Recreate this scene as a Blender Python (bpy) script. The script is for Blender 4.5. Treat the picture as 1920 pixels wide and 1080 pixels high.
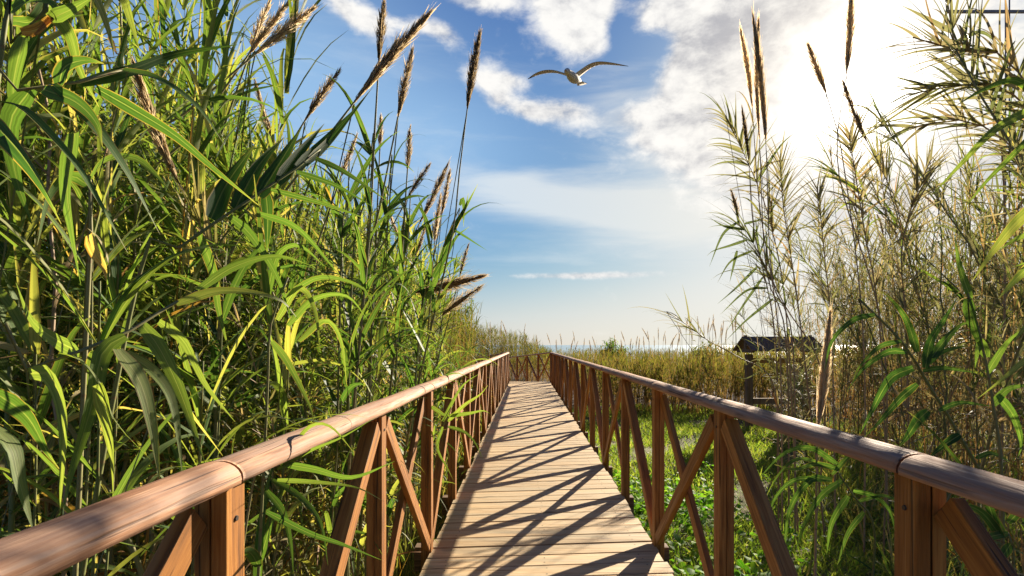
import bpy, bmesh, math, random
import numpy as np
from mathutils import Vector, Matrix

for o in list(bpy.data.objects):
    bpy.data.objects.remove(o)
SC = bpy.context.scene
COL = SC.collection
R = math.radians

# ------------------------------------------------------------------ camera
HC = 1.35                     # eye height above the deck, boardwalk runs along +Y
cam_d = bpy.data.cameras.new("camera")
cam = bpy.data.objects.new("camera", cam_d)
COL.objects.link(cam)
cam.location = (0, 0, HC)
cam.rotation_euler = (R(90), 0, 0)
cam_d.sensor_width = 36
cam_d.lens = 18.75
cam_d.shift_x = -27 / 1920
cam_d.shift_y = 107 / 1920
cam_d.clip_start = 0.02
cam_d.clip_end = 60000
SC.camera = cam
SC.render.resolution_x, SC.render.resolution_y = 1024, 576

# ------------------------------------------------------------------ exposure
SC.view_settings.view_transform = 'Standard'
SC.view_settings.look = 'None'
SC.view_settings.gamma = 1
SC.view_settings.exposure = 1.58
SC.cycles.max_bounces = 7
SC.cycles.diffuse_bounces = 2
SC.cycles.glossy_bounces = 2
SC.cycles.transmission_bounces = 4
SC.cycles.sample_clamp_indirect = 4.0

# ------------------------------------------------------------------ sun
SUN = Vector((0.63, 1.0, 0.47)).normalized()
sun_d = bpy.data.lights.new("sun", 'SUN')
sun_d.energy = 5.0
sun_d.angle = R(0.5)
sun_d.color = (1.0, 0.88, 0.70)
sun = bpy.data.objects.new("sun", sun_d)
COL.objects.link(sun)
sun.rotation_euler = SUN.to_track_quat('Z', 'Y').to_euler()
sun.location = (6, 10, 8)


class NT:
    """small helper to wire shader nodes"""
    def __init__(self, tree):
        self.t = tree
        self.n = tree.nodes
        self.l = tree.links

    def new(self, typ, **kw):
        n = self.n.new(typ)
        for k, v in kw.items():
            setattr(n, k, v)
        return n

    def put(self, sock, v):
        if isinstance(v, bpy.types.NodeSocket):
            self.l.new(v, sock)
        elif v is not None:
            if isinstance(v, (tuple, list)) and len(v) == 3 and len(sock.default_value) == 4:
                v = (*v, 1)
            sock.default_value = v

    def m(self, op, a, b=None, c=None, clamp=False):
        n = self.new('ShaderNodeMath', operation=op, use_clamp=clamp)
        for i, v in enumerate((a, b, c)):
            if v is not None:
                self.put(n.inputs[i], v)
        return n.outputs[0]

    def vm(self, op, a, b=None):
        n = self.new('ShaderNodeVectorMath', operation=op)
        self.put(n.inputs[0], a)
        if b is not None:
            self.put(n.inputs[1], b)
        return n.outputs['Value'] if op in ('DOT_PRODUCT', 'LENGTH') else n.outputs[0]

    def mix(self, f, a, b, typ='MIX'):
        n = self.new('ShaderNodeMix', data_type='RGBA', blend_type=typ)
        self.put(n.inputs[0], f)
        self.put(n.inputs[6], a)
        self.put(n.inputs[7], b)
        return n.outputs[2]

    def noise(self, vec, scale, detail=4, rough=.55, dist=0.0):
        n = self.new('ShaderNodeTexNoise')
        self.put(n.inputs['Vector'], vec)
        n.inputs['Scale'].default_value = scale
        n.inputs['Detail'].default_value = detail
        n.inputs['Roughness'].default_value = rough
        n.inputs['Distortion'].default_value = dist
        return n.outputs[0]

    def ramp(self, f, stops, interp='LINEAR'):
        n = self.new('ShaderNodeValToRGB')
        cr = n.color_ramp
        cr.interpolation = interp
        while len(cr.elements) < len(stops):
            cr.elements.new(0.5)
        for e, (p, c) in zip(cr.elements, stops):
            e.position = p
            e.color = (*c, 1) if len(c) == 3 else c
        self.put(n.inputs[0], f)
        return n.outputs[0]

    def mr(self, v, a, b, c=0.0, d=1.0, smooth=True):
        n = self.new('ShaderNodeMapRange')
        n.interpolation_type = 'SMOOTHSTEP' if smooth else 'LINEAR'
        self.put(n.inputs[0], v)
        for i, x in enumerate((a, b, c, d)):
            self.put(n.inputs[1 + i], x)
        return n.outputs[0]


# ------------------------------------------------------------------ world: Nishita sky with clouds laid out by direction
def pxdir(px, py):
    return Vector(((px - 987) / 1000, 1, (647 - py) / 1000)).normalized()


def azel(px, py):
    d = pxdir(px, py)
    return math.atan2(d.x, d.y), math.asin(d.z)


world = bpy.data.worlds.new("World")
SC.world = world
world.use_nodes = True
W = NT(world.node_tree)
W.n.clear()
SKY_S = 0.10
sky = W.new('ShaderNodeTexSky', sky_type='NISHITA')
sky.sun_disc = False
sky.sun_elevation = math.asin(SUN.z)
sky.sun_rotation = math.atan2(SUN.x, SUN.y)
sky.altitude = 0
sky.air_density = 1.0
sky.dust_density = 0.6
sky.ozone_density = 2.0
tc = W.new('ShaderNodeTexCoord')
D_ = tc.outputs['Generated']
sep = W.new('ShaderNodeSeparateXYZ')
W.put(sep.inputs[0], D_)
az = W.m('ARCTAN2', sep.outputs[0], sep.outputs[1])
el = W.m('ARCSINE', sep.outputs[2])
sdot = W.vm('DOT_PRODUCT', D_, tuple(SUN))
sdot = W.m('MAXIMUM', sdot, 0.0)
# warped direction for ragged clouds
nv = W.vm('MULTIPLY', D_, (1.0, 1.0, 1.7))
f1 = W.noise(nv, 5.5, 9, .60, .35)
f2 = W.noise(W.vm('ADD', nv, (3.1, 1.7, .4)), 17.0, 7, .62, .2)
f3 = W.noise(W.vm('MULTIPLY', D_, (1.4, 1.4, 9.0)), 2.6, 7, .6, .5)


def blob(px, py, rx, ry, rot=0.0, s=1.0):
    a0, e0 = azel(px, py)
    rx, ry = rx / 1000, ry / 1000
    c, sn = math.cos(R(rot)), math.sin(R(rot))
    da = W.m('SUBTRACT', az, a0)
    de = W.m('SUBTRACT', el, e0)
    u = W.m('MULTIPLY_ADD', da, c / rx, W.m('MULTIPLY', de, sn / rx))
    v = W.m('MULTIPLY_ADD', da, -sn / ry, W.m('MULTIPLY', de, c / ry))
    q = W.m('ADD', W.m('MULTIPLY', u, u), W.m('MULTIPLY', v, v))
    return W.m('MULTIPLY', W.m('EXPONENT', W.m('MULTIPLY', q, -1.0)), s)


def total(bl):
    t = bl[0]
    for b in bl[1:]:
        t = W.m('ADD', t, b)
    return t


cum = total([blob(*p) for p in (
    (640, 12, 45, 18, -35, .8), (700, 42, 50, 22, -25, .85), (770, 45, 50, 12, 0, .6), (832, 62, 40, 20, -15, .85),
    (900, 0, 80, 19, 0, .95), (1035, 15, 42, 32, -35, .9), (1085, 55, 45, 46, -30, .95), (1130, 88, 38, 22, 0, .5),
    (1110, 8, 60, 30, 0, .9), (1262, 14, 80, 36, 0, 1.0), (1160, 60, 24, 40, -15, -.5), (1215, 100, 50, 24, 15, -.7), (1150, 160, 60, 34, 0, -.5),
    (1325, 100, 70, 45, 0, .85), (1310, 175, 62, 60, 0, .8), (1190, 212, 50, 20, 0, .6), (1245, 250, 60, 20, 12, .75),
    (1330, 270, 90, 55, 0, .85), (1430, 150, 150, 130, 0, 1.1), (1600, 150, 250, 200, 0, 1.1), (1720, 330, 200, 120, 0, .7),
    (905, 150, 48, 20, -10, .85), (962, 150, 42, 13, -15, .6), (932, 185, 32, 18, 30, .55), (985, 206, 48, 18, -15, .85),
    (1062, 208, 62, 24, -5, 1.0), (1090, 517, 170, 8, 0, .92))])
ca = W.m('MULTIPLY_ADD', W.m('SUBTRACT', f1, 0.5), 1.5, cum)
ca = W.m('MULTIPLY_ADD', W.m('SUBTRACT', f2, 0.5), 1.3, ca)
ca = W.mr(ca, .24, 1.05)
cir = total([blob(*p) for p in (
    (1130, 385, 280, 42, -7, .82), (1300, 405, 220, 50, 0, .42), (960, 350, 120, 26, -8, .3), (1170, 200, 110, 70, 0, .35),
    (1120, 480, 400, 36, 0, .30), (1250, 320, 140, 40, -8, .35), (660, 190, 190, 170, -10, .16))])
cb = W.mr(W.m('MULTIPLY_ADD', W.m('SUBTRACT', f3, 0.5), 1.1, cir), .05, .85)
cb = W.m('MULTIPLY', cb, .8)
dark = total([blob(1385, 38, 55, 22, 15, .8), blob(1180, 235, 60, 12, -10, .4), blob(1300, 215, 60, 14, 10, .45), blob(1450, 30, 60, 20, 0, .5)])
glow1 = W.m('POWER', sdot, 380.0)
glow2 = W.m('POWER', sdot, 45.0)
glow3 = W.m('POWER', sdot, 7.0)
# clear sky: Nishita, graded per channel to the polarised deep blue of the photograph and held below clipping
raw = W.vm('MULTIPLY', sky.outputs[0], (SKY_S, SKY_S, SKY_S))
sp = W.new('ShaderNodeSeparateXYZ')
W.put(sp.inputs[0], raw)
cmb = W.new('ShaderNodeCombineXYZ')
for i, (gain, ref, ex) in enumerate(((.50, 1.06, 1.5), (.505, .95, 1.33), (.545, .86, .95))):
    v = W.m('MULTIPLY', W.m('POWER', W.m('DIVIDE', sp.outputs[i], ref), ex), gain)
    q = W.m('DIVIDE', v, .57)
    v = W.m('DIVIDE', v, W.m('SQRT', W.m('MULTIPLY_ADD', q, q, 1.0)))
    W.put(cmb.inputs[i], v)
skyc = cmb.outputs[0]
shade = W.mr(W.m('SUBTRACT', W.m('MULTIPLY_ADD', f1, .4, W.m('MULTIPLY', f2, .6)), W.m('MULTIPLY', dark, .2)), .33, .60)
shade = W.m('POWER', shade, .8)
cloud = W.mix(shade, (.23, .24, .275), (.585, .575, .555))
cloud = W.mix(W.m('MULTIPLY', glow2, .45, clamp=True), cloud, (.66, .58, .46))
low = W.mr(el, 0.0, .16, 1.0, 0.0)
skyc = W.mix(W.m('MULTIPLY', low, .55), skyc, (.475, .475, .46))
veil = total([blob(600, 190, 300, 220, -10, .55), blob(860, 290, 170, 110, 0, .30), blob(250, 150, 300, 260, 0, .3)])
skyc = W.mix(veil, skyc, (.245, .395, .56))
skyc = W.mix(cb, skyc, W.mix(glow3, (.42, .48, .53), (.55, .52, .46)))
skyc = W.mix(ca, skyc, cloud)
gl = W.new('ShaderNodeCombineXYZ')
for i, k in enumerate((1.0, .94, .84)):
    W.put(gl.inputs[i], W.m('MULTIPLY', W.m('MULTIPLY_ADD', glow1, 1.9, W.m('MULTIPLY', glow2, .06)), k))
skyc = W.vm('ADD', skyc, gl.outputs[0])
bg = W.new('ShaderNodeBackground')
W.put(bg.inputs[0], skyc)
bg.inputs[1].default_value = 0.575
out = W.new('ShaderNodeOutputWorld')
W.l.new(bg.outputs[0], out.inputs[0])

# ================================================================== helpers
rng = np.random.default_rng(7)
random.seed(7)


def at(px, py, z):
    """world point seen at pixel (px,py) of the photograph at distance z along the boardwalk"""
    return np.array([(px - 987) / 1000 * z, z, HC + (647 - py) / 1000 * z])


def nrm(a):
    return a / np.maximum(np.linalg.norm(a, axis=-1, keepdims=True), 1e-9)


class G:
    """collects quads; build() links them as ONE mesh object"""
    def __init__(self):
        self.V, self.F, self.U, self.C = [], [], [], []
        self.k = 0

    def add(self, V, F, U=None, C=None):
        V = np.asarray(V, float).reshape(-1, 3)
        n = len(V)
        self.V.append(V)
        self.F.append(np.asarray(F, int).reshape(-1, 4) + self.k)
        self.U.append(np.zeros((n, 2)) if U is None else np.asarray(U, float).reshape(-1, 2))
        if C is None:
            C = np.full((n, 4), .5)
        C = np.asarray(C, float)
        if C.ndim == 1:
            C = np.tile(C, (n, 1))
        self.C.append(C)
        self.k += n
        return self

    def arrays(self):
        return (np.concatenate(self.V), np.concatenate(self.F), np.concatenate(self.U), np.concatenate(self.C))

    def mesh(self, name, mat, smooth=True):
        V, F, U, C = self.arrays()
        me = bpy.data.meshes.new(name)
        me.from_pydata(V.tolist(), [], F.tolist())
        uv = me.uv_layers.new(name="UVMap")
        uv.data.foreach_set('uv', U[F.ravel()].astype(np.float32).ravel())
        a = me.attributes.new('tint', 'FLOAT_COLOR', 'POINT')
        a.data.foreach_set('color', C.astype(np.float32).ravel())
        if smooth:
            me.polygons.foreach_set('use_smooth', np.ones(len(F), bool))
        me.materials.append(mat)
        me.update()
        return me

    def build(self, name, mat, parent=None, smooth=True):
        return link(name, self.mesh(name, mat, smooth), parent)

    def box(self, c, s, ax=None, C=None):
        """box centre c, full size s; ax = 3x3 rows of axes"""
        c = np.asarray(c, float)
        ax = np.eye(3) if ax is None else np.asarray(ax, float)
        sg = np.array([[x, y, z] for z in (-1, 1) for y in (-1, 1) for x in (-1, 1)]) * np.asarray(s) / 2
        V = c + sg @ ax
        F = [[0, 2, 3, 1], [4, 5, 7, 6], [0, 1, 5, 4], [2, 6, 7, 3], [0, 4, 6, 2], [1, 3, 7, 5]]
        return self.add(V, F, sg[:, :2], C)

    def tube(self, P, r, sides=6, C=None, cap=True):
        P = np.asarray(P, float)
        n = len(P)
        r = np.broadcast_to(np.asarray(r, float), (n,))
        T = nrm(np.gradient(P, axis=0))
        ref = np.array([0, 0, 1.0]) if abs(T[0][2]) < .8 else np.array([1.0, 0, 0])
        A = nrm(np.cross(T, ref))
        B = np.cross(T, A)
        th = np.linspace(0, 2 * np.pi, sides, endpoint=False)
        V = P[:, None] + r[:, None, None] * (np.cos(th)[None, :, None] * A[:, None] + np.sin(th)[None, :, None] * B[:, None])
        F = []
        for i in range(n - 1):
            for j in range(sides):
                k = (j + 1) % sides
                F.append([i * sides + j, i * sides + k, (i + 1) * sides + k, (i + 1) * sides + j])
        V = V.reshape(-1, 3)
        s = np.concatenate([[0], np.cumsum(np.linalg.norm(np.diff(P, axis=0), axis=1))])
        U = np.stack([np.tile(th / 6.283, n), np.repeat(s, sides)], 1)
        if cap:
            V = np.concatenate([V, P[:1], P[-1:]])
            U = np.concatenate([U, [[0, 0]], [[0, s[-1]]]])
            a, b = n * sides, n * sides + 1
            for j in range(0, sides, 2):
                F.append([a, (j + 2) % sides, j + 1, j])
                e = (n - 1) * sides
                F.append([b, e + j, e + j + 1, e + (j + 2) % sides])
        return self.add(V, F, U, C)


def link(name, me, parent=None):
    o = bpy.data.objects.new(name, me)
    COL.objects.link(o)
    if parent is not None:
        o.parent = parent
    return o


def tag(o, label=None, cat=None, group=None, kind=None):
    if label:
        o['label'] = label
    if cat:
        o['category'] = cat
    if group:
        o['group'] = group
    if kind:
        o['kind'] = kind
    return o


def thing(name, loc, label, cat, group=None, rz=0.0):
    o = bpy.data.objects.new(name, None)
    COL.objects.link(o)
    o.location = loc
    o.rotation_euler = (0, 0, rz)
    o.empty_display_size = .1
    return tag(o, label, cat, group)


def bevel(o, w=.004, seg=2):
    bm = bmesh.new()
    bm.from_mesh(o.data)
    bmesh.ops.bevel(bm, geom=[e for e in bm.edges], offset=w, segments=seg, affect='EDGES', profile=.6)
    bm.to_mesh(o.data)
    bm.free()
    return o


def spline(pts, n):
    """Catmull-Rom through pts, resampled evenly to n points"""
    P = np.asarray(pts, float)
    if len(P) == 2:
        return P[0] + (P[1] - P[0]) * np.linspace(0, 1, n)[:, None]
    Q = np.concatenate([[2 * P[0] - P[1]], P, [2 * P[-1] - P[-2]]])
    o = []
    for i in range(len(P) - 1):
        a, b, c, d = Q[i:i + 4]
        t = np.linspace(0, 1, 12, endpoint=False)[:, None]
        o.append(.5 * (2 * b + (c - a) * t + (2 * a - 5 * b + 4 * c - d) * t ** 2 + (3 * b - a - 3 * c + d) * t ** 3))
    o.append(P[-1:])
    o = np.concatenate(o)
    s = np.concatenate([[0], np.cumsum(np.linalg.norm(np.diff(o, axis=0), axis=1))])
    q = np.linspace(0, s[-1], n)
    return np.stack([np.interp(q, s, o[:, i]) for i in range(3)], 1)


def strips(g, P, O, N, w, tint, fold, rnd):
    """P,O,N: (n,k,3) centre lines, side vectors, normals; w: (n,k)"""
    n, k, _ = P.shape
    Lf = P - O * w[..., None] + N * (fold * w)[..., None]
    Rt = P + O * w[..., None] + N * (fold * w)[..., None]
    V = np.stack([Lf, P, Rt], 2)                     # n,k,3,3
    idx = np.arange(n * k * 3).reshape(n, k, 3)
    F = np.stack([np.stack([idx[:-1, :, a], idx[:-1, :, a + 1], idx[1:, :, a + 1], idx[1:, :, a]], -1) for a in (0, 1)], 2)
    U = np.empty((n, k, 3, 2))
    U[..., 0] = np.array([0, .5, 1])
    U[..., 1] = np.linspace(0, 1, n)[:, None, None]
    C = np.empty((n, k, 3, 4))
    C[..., 0] = tint[None, :, None]
    C[..., 1] = rnd[None, :, None]
    C[..., 2] = .5
    C[..., 3] = 1
    g.add(V.reshape(-1, 3), F.reshape(-1, 4), U.reshape(-1, 2), C.reshape(-1, 4))


def profile(n, kind='blade'):
    t = np.linspace(0, 1, n)
    if kind == 'broad':
        return np.maximum(np.sin(np.pi * np.clip(t * .93 + .06, 0, 1)) ** .7, .04)
    if kind == 'stem':
        return 1 - .6 * t
    if kind == 'hair':
        return np.maximum(1 - t, .12)
    return np.maximum((.55 + .45 * np.minimum(1, t / .14)) * (1 - t ** 1.45), .03)


def leaves(g, S, D, L, Wd, droop, tint, n=9, fold=.22, roll=.35, twist=.6, wob=.05, kind='blade', r=rng):
    """ribbons that start at S along D and bend down under their weight"""
    S, D = np.asarray(S, float), nrm(np.asarray(D, float))
    k = len(S)
    L, Wd, droop, tint = [np.broadcast_to(np.asarray(x, float), (k,)) for x in (L, Wd, droop, tint)]
    side = np.cross(D, [0, 0, 1.0])
    bad = np.linalg.norm(side, axis=1) < .05
    side[bad] = [1, 0, 0]
    side = nrm(side)
    ro = r.normal(0, roll, k)[:, None]
    side = side * np.cos(ro) + np.cross(D, side) * np.sin(ro)
    tw = r.normal(0, twist, k)
    p, d = S.copy(), D.copy()
    P, DD = [], []
    ds = (L / (n - 1))[:, None]
    bend = r.normal(0, wob, (k, 3))
    for i in range(n):
        P.append(p)
        DD.append(d)
        p = p + d * ds
        t = i / (n - 1)
        d = d + np.array([0, 0, -1.0]) * (droop / (n - 1) * (.35 + 1.3 * t))[:, None] + bend * (3.0 / n)
        d = nrm(d)
    P, DD = np.stack(P), np.stack(DD)
    O = nrm(side[None] - (side[None] * DD).sum(-1, keepdims=True) * DD)
    a = (tw[None] * np.linspace(0, 1, n)[:, None])[..., None]
    O = O * np.cos(a) + np.cross(DD, O) * np.sin(a)
    N = np.cross(O, DD)
    w = profile(n, kind)[:, None] * Wd[None] / 2
    strips(g, P, O, N, w, tint, fold, r.random(k))


def leaf_path(g, pts, width, tint, roll=0.0, n=14, fold=.2, twist=0.0, r=rng, face=(0, 0, HC)):
    """one leaf along given world points, broad side turned roughly to the path's open side"""
    P = spline(pts, n)
    T = nrm(np.gradient(P, axis=0))
    mid = nrm(np.asarray(face) - P)
    O = nrm(np.cross(T, mid))
    a = (roll + twist * np.linspace(0, 1, n))[:, None]
    O = O * np.cos(a) + np.cross(T, O) * np.sin(a)
    N = np.cross(O, T)
    w = profile(n) * width / 2
    strips(g, P[:, None], O[:, None], N[:, None], w[:, None], np.array([tint]), fold, r.random(1))


def plume(g, base, axis, length, rad, k, tint=.5, nod=.12, r=rng):
    """feathery spindle of spikelets round a bending axis"""
    axis = nrm(np.asarray(axis, float))
    k = int(k * 1.5)
    side = nrm(np.cross(axis, [0.3, .9, .2]))
    up2 = np.cross(side, axis)
    nd = side * r.normal() + up2 * r.normal()
    nd = nrm(nd) * nod * length
    t = r.random(k) ** .85
    ph = r.random(k) * 6.283
    radial = side * np.cos(ph)[:, None] + up2 * np.sin(ph)[:, None]
    pk = r.uniform(.75, 1.25)
    prof = np.clip(np.sin(np.pi * np.clip(t * .90 + .06, 0, 1) ** pk) ** .9, .08, 1) * r.uniform(.7, 1.1)
    P = base + axis * (t * length * .93)[:, None] + nd * (t ** 2)[:, None] + radial * (rad * .62 * prof * r.random(k))[:, None]
    ang = r.uniform(.5, 1.2, k) * prof
    ln = length * .17 * r.uniform(.5, 1.2, k) * (1 - .4 * t)
    fly = r.random(k) < .06
    ln = ln * np.where(fly, 1.7, 1)
    off = np.minimum(rad / ln, .8) * ang * np.where(fly, 1.2, .62)
    D = axis + radial * off[:, None]
    leaves(g, P, D, ln, .0065 * r.uniform(.5, 1.3, k) * (length / .6) ** .5, -.05, np.clip(tint + r.normal(0, .16, k), 0, 1),
           n=4, fold=.5, roll=1.5, twist=1, wob=.03, kind='hair', r=r)
    tt = np.linspace(0, .93, 7)
    g.tube(base + axis * (tt * length)[:, None] + nd * (tt ** 2)[:, None], np.array([.08, .16, .26, .26, .2, .12, .04]) * rad, 6,
           np.array([tint * .7, .5, .5, 1]))


# ================================================================== materials
def mat(name):
    m = bpy.data.materials.new(name)
    m.use_nodes = True
    t = NT(m.node_tree)
    t.n.clear()
    o = t.new('ShaderNodeOutputMaterial')
    return m, t, o


def pbsdf(t, col, rough=.6, spec=.4, normal=None, **kw):
    b = t.new('ShaderNodeBsdfPrincipled')
    t.put(b.inputs['Base Color'], col)
    t.put(b.inputs['Roughness'], rough)
    t.put(b.inputs['Specular IOR Level'], spec)
    if normal is not None:
        t.l.new(normal, b.inputs['Normal'])
    for k, v in kw.items():
        t.put(b.inputs[k.replace('_', ' ')], v)
    return b.outputs[0]


def bump(t, h, s=.4, d=.01):
    b = t.new('ShaderNodeBump')
    b.inputs['Strength'].default_value = s
    b.inputs['Distance'].default_value = d
    t.put(b.inputs['Height'], h)
    return b.outputs[0]


def leaf_mat(name, stops, trans=.45, rough=.36, spec=.5, tcol=(1.5, 1.35, .7), streak=.3):
    m, t, o = mat(name)
    a = t.new('ShaderNodeAttribute', attribute_name='tint')
    s = t.new('ShaderNodeSeparateColor')
    t.put(s.inputs[0], a.outputs['Color'])
    uv = t.new('ShaderNodeUVMap')
    su = t.new('ShaderNodeSeparateXYZ')
    t.put(su.inputs[0], uv.outputs[0])
    oi = t.new('ShaderNodeObjectInfo')
    # veins run along the blade
    cv = t.new('ShaderNodeCombineXYZ')
    t.put(cv.inputs[0], t.m('MULTIPLY', su.outputs[0], 16.0))
    t.put(cv.inputs[1], t.m('MULTIPLY', su.outputs[1], 1.3))
    t.put(cv.inputs[2], t.m('MULTIPLY_ADD', s.outputs[1], 40.0, t.m('MULTIPLY', oi.outputs['Random'], 17.0)))
    vein = t.noise(cv.outputs[0], 1.0, 3, .6)
    bl = t.noise(cv.outputs[0], .35, 2, .5)
    # dry tips and margins on some leaves
    tip = t.mr(t.m('MULTIPLY_ADD', bl, .5, su.outputs[1]), t.m('MULTIPLY_ADD', s.outputs[1], -.62, 1.32), 1.44)
    hue = t.m('ADD', s.outputs[0], t.m('MULTIPLY', t.m('SUBTRACT', bl, .5), .35))
    hue = t.m('ADD', hue, t.m('MULTIPLY', t.m('SUBTRACT', oi.outputs['Random'], .5), .10))
    hue = t.m('MAXIMUM', hue, t.m('MULTIPLY', tip, .86), clamp=True)
    c = t.ramp(hue, stops)
    au = t.m('ABSOLUTE', t.m('SUBTRACT', su.outputs[0], .5))
    edge = t.m('MULTIPLY', t.mr(t.m('MULTIPLY_ADD', bl, .10, au), .47, .53), t.mr(s.outputs[1], .45, .75))
    c = t.mix(t.m('MULTIPLY', edge, .75), c, (.33, .21, .085))
    c = t.mix(t.m('MULTIPLY', t.mr(au, .0, .06, 1.0, 0.0), .35), c, (.40, .42, .22))
    k = t.mr(vein, .3, .7, 1 - streak, 1 + streak)
    c = t.vm('SCALE', c)
    t.n[-1].inputs['Scale'].default_value = 1
    t.l.new(k, t.n[-1].inputs['Scale'])
    p = pbsdf(t, c, rough, spec, bump(t, vein, .25, .002))
    tr = t.new('ShaderNodeBsdfTranslucent')
    t.put(tr.inputs[0], t.vm('MULTIPLY', c, tcol))
    mx = t.new('ShaderNodeMixShader')
    mx.inputs[0].default_value = trans
    t.l.new(p, mx.inputs[1])
    t.l.new(tr.outputs[0], mx.inputs[2])
    t.l.new(mx.outputs[0], o.inputs[0])
    return m


GREEN = [(0, (.028, .070, .024)), (.3, (.074, .136, .038)), (.5, (.142, .192, .060)), (.66, (.265, .265, .105)),
         (.8, (.42, .34, .20)), (.9, (.34, .20, .08)), (1, (.24, .10, .03))]
DRY = [(0, (.050, .085, .024)), (.3, (.11, .135, .035)), (.5, (.19, .185, .075)), (.68, (.31, .255, .15)),
       (.85, (.30, .16, .07)), (1, (.20, .08, .03))]
BED = [(0, (.050, .080, .018)), (.4, (.125, .140, .028)), (.6, (.19, .155, .058)), (.8, (.21, .135, .075)), (1, (.13, .07, .045))]
M_LEAF = leaf_mat('reed_leaf', GREEN, rough=.54, spec=.2, trans=.48, tcol=(1.75, 1.75, .55))
M_DRYLEAF = leaf_mat('dry_reed_leaf', DRY, trans=.45, rough=.6, spec=.2, tcol=(1.35, 1.3, .8))
M_FAN = leaf_mat('pale_reed_leaf', [(0, (.05, .085, .03)), (.35, (.12, .145, .06)), (.6, (.22, .205, .115)), (.8, (.32, .27, .18)), (1, (.28, .17, .09))],
                 trans=.45, rough=.55, spec=.2, tcol=(1.3, 1.25, .85))
M_BED = leaf_mat('reed_bed_leaf', BED, trans=.42, rough=.8, spec=.05, tcol=(1.35, 1.28, .6))
M_PLUME = leaf_mat('reed_plume', [(0, (.10, .082, .06)), (.35, (.22, .182, .132)), (.65, (.40, .345, .26)), (1, (.72, .65, .54))],
                   trans=.7, rough=.7, spec=.15, tcol=(1.6, 1.42, 1.1), streak=.1)
M_GRASS = leaf_mat('grass_blade', [(0, (.07, .16, .02)), (.5, (.17, .235, .045)), (.8, (.28, .30, .07)), (1, (.38, .31, .15))],
                   trans=.5, rough=.6, spec=.15, tcol=(1.5, 1.6, .6))
M_WEED = leaf_mat('weed_leaf', [(0, (.055, .18, .014)), (.6, (.12, .25, .028)), (1, (.22, .34, .04))], trans=.52, rough=.62, spec=.15, tcol=(1.5, 1.6, .6))


def stem_mat(name, c1, c2):
    m, t, o = mat(name)
    a = t.new('ShaderNodeAttribute', attribute_name='tint')
    s = t.new('ShaderNodeSeparateColor')
    t.put(s.inputs[0], a.outputs['Color'])
    uv = t.new('ShaderNodeUVMap')
    su = t.new('ShaderNodeSeparateXYZ')
    t.put(su.inputs[0], uv.outputs[0])
    oi = t.new('ShaderNodeObjectInfo')
    node = t.m('PINGPONG', su.outputs[1], .085)
    ring = t.mr(node, .0, .008, 1.0, 0.0)
    n = t.noise(t.vm('MULTIPLY', uv.outputs[0], (9, 3.0, 1)), 3, 4)
    f = t.m('ADD', s.outputs[0], t.m('MULTIPLY', t.m('SUBTRACT', n, .5), .8), clamp=True)
    f = t.m('ADD', f, t.m('MULTIPLY', t.m('SUBTRACT', oi.outputs['Random'], .5), .5), clamp=True)
    c = t.mix(f, c1, c2)
    c = t.mix(t.m('MULTIPLY', ring, .7), c, (.16, .09, .045))
    t.l.new(pbsdf(t, c, .6, .2), o.inputs[0])
    return m


M_STEM = stem_mat('reed_stem', (.10, .13, .035), (.30, .24, .12))
M_DRYSTEM = stem_mat('dry_reed_stem', (.20, .13, .07), (.36, .26, .17))


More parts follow.
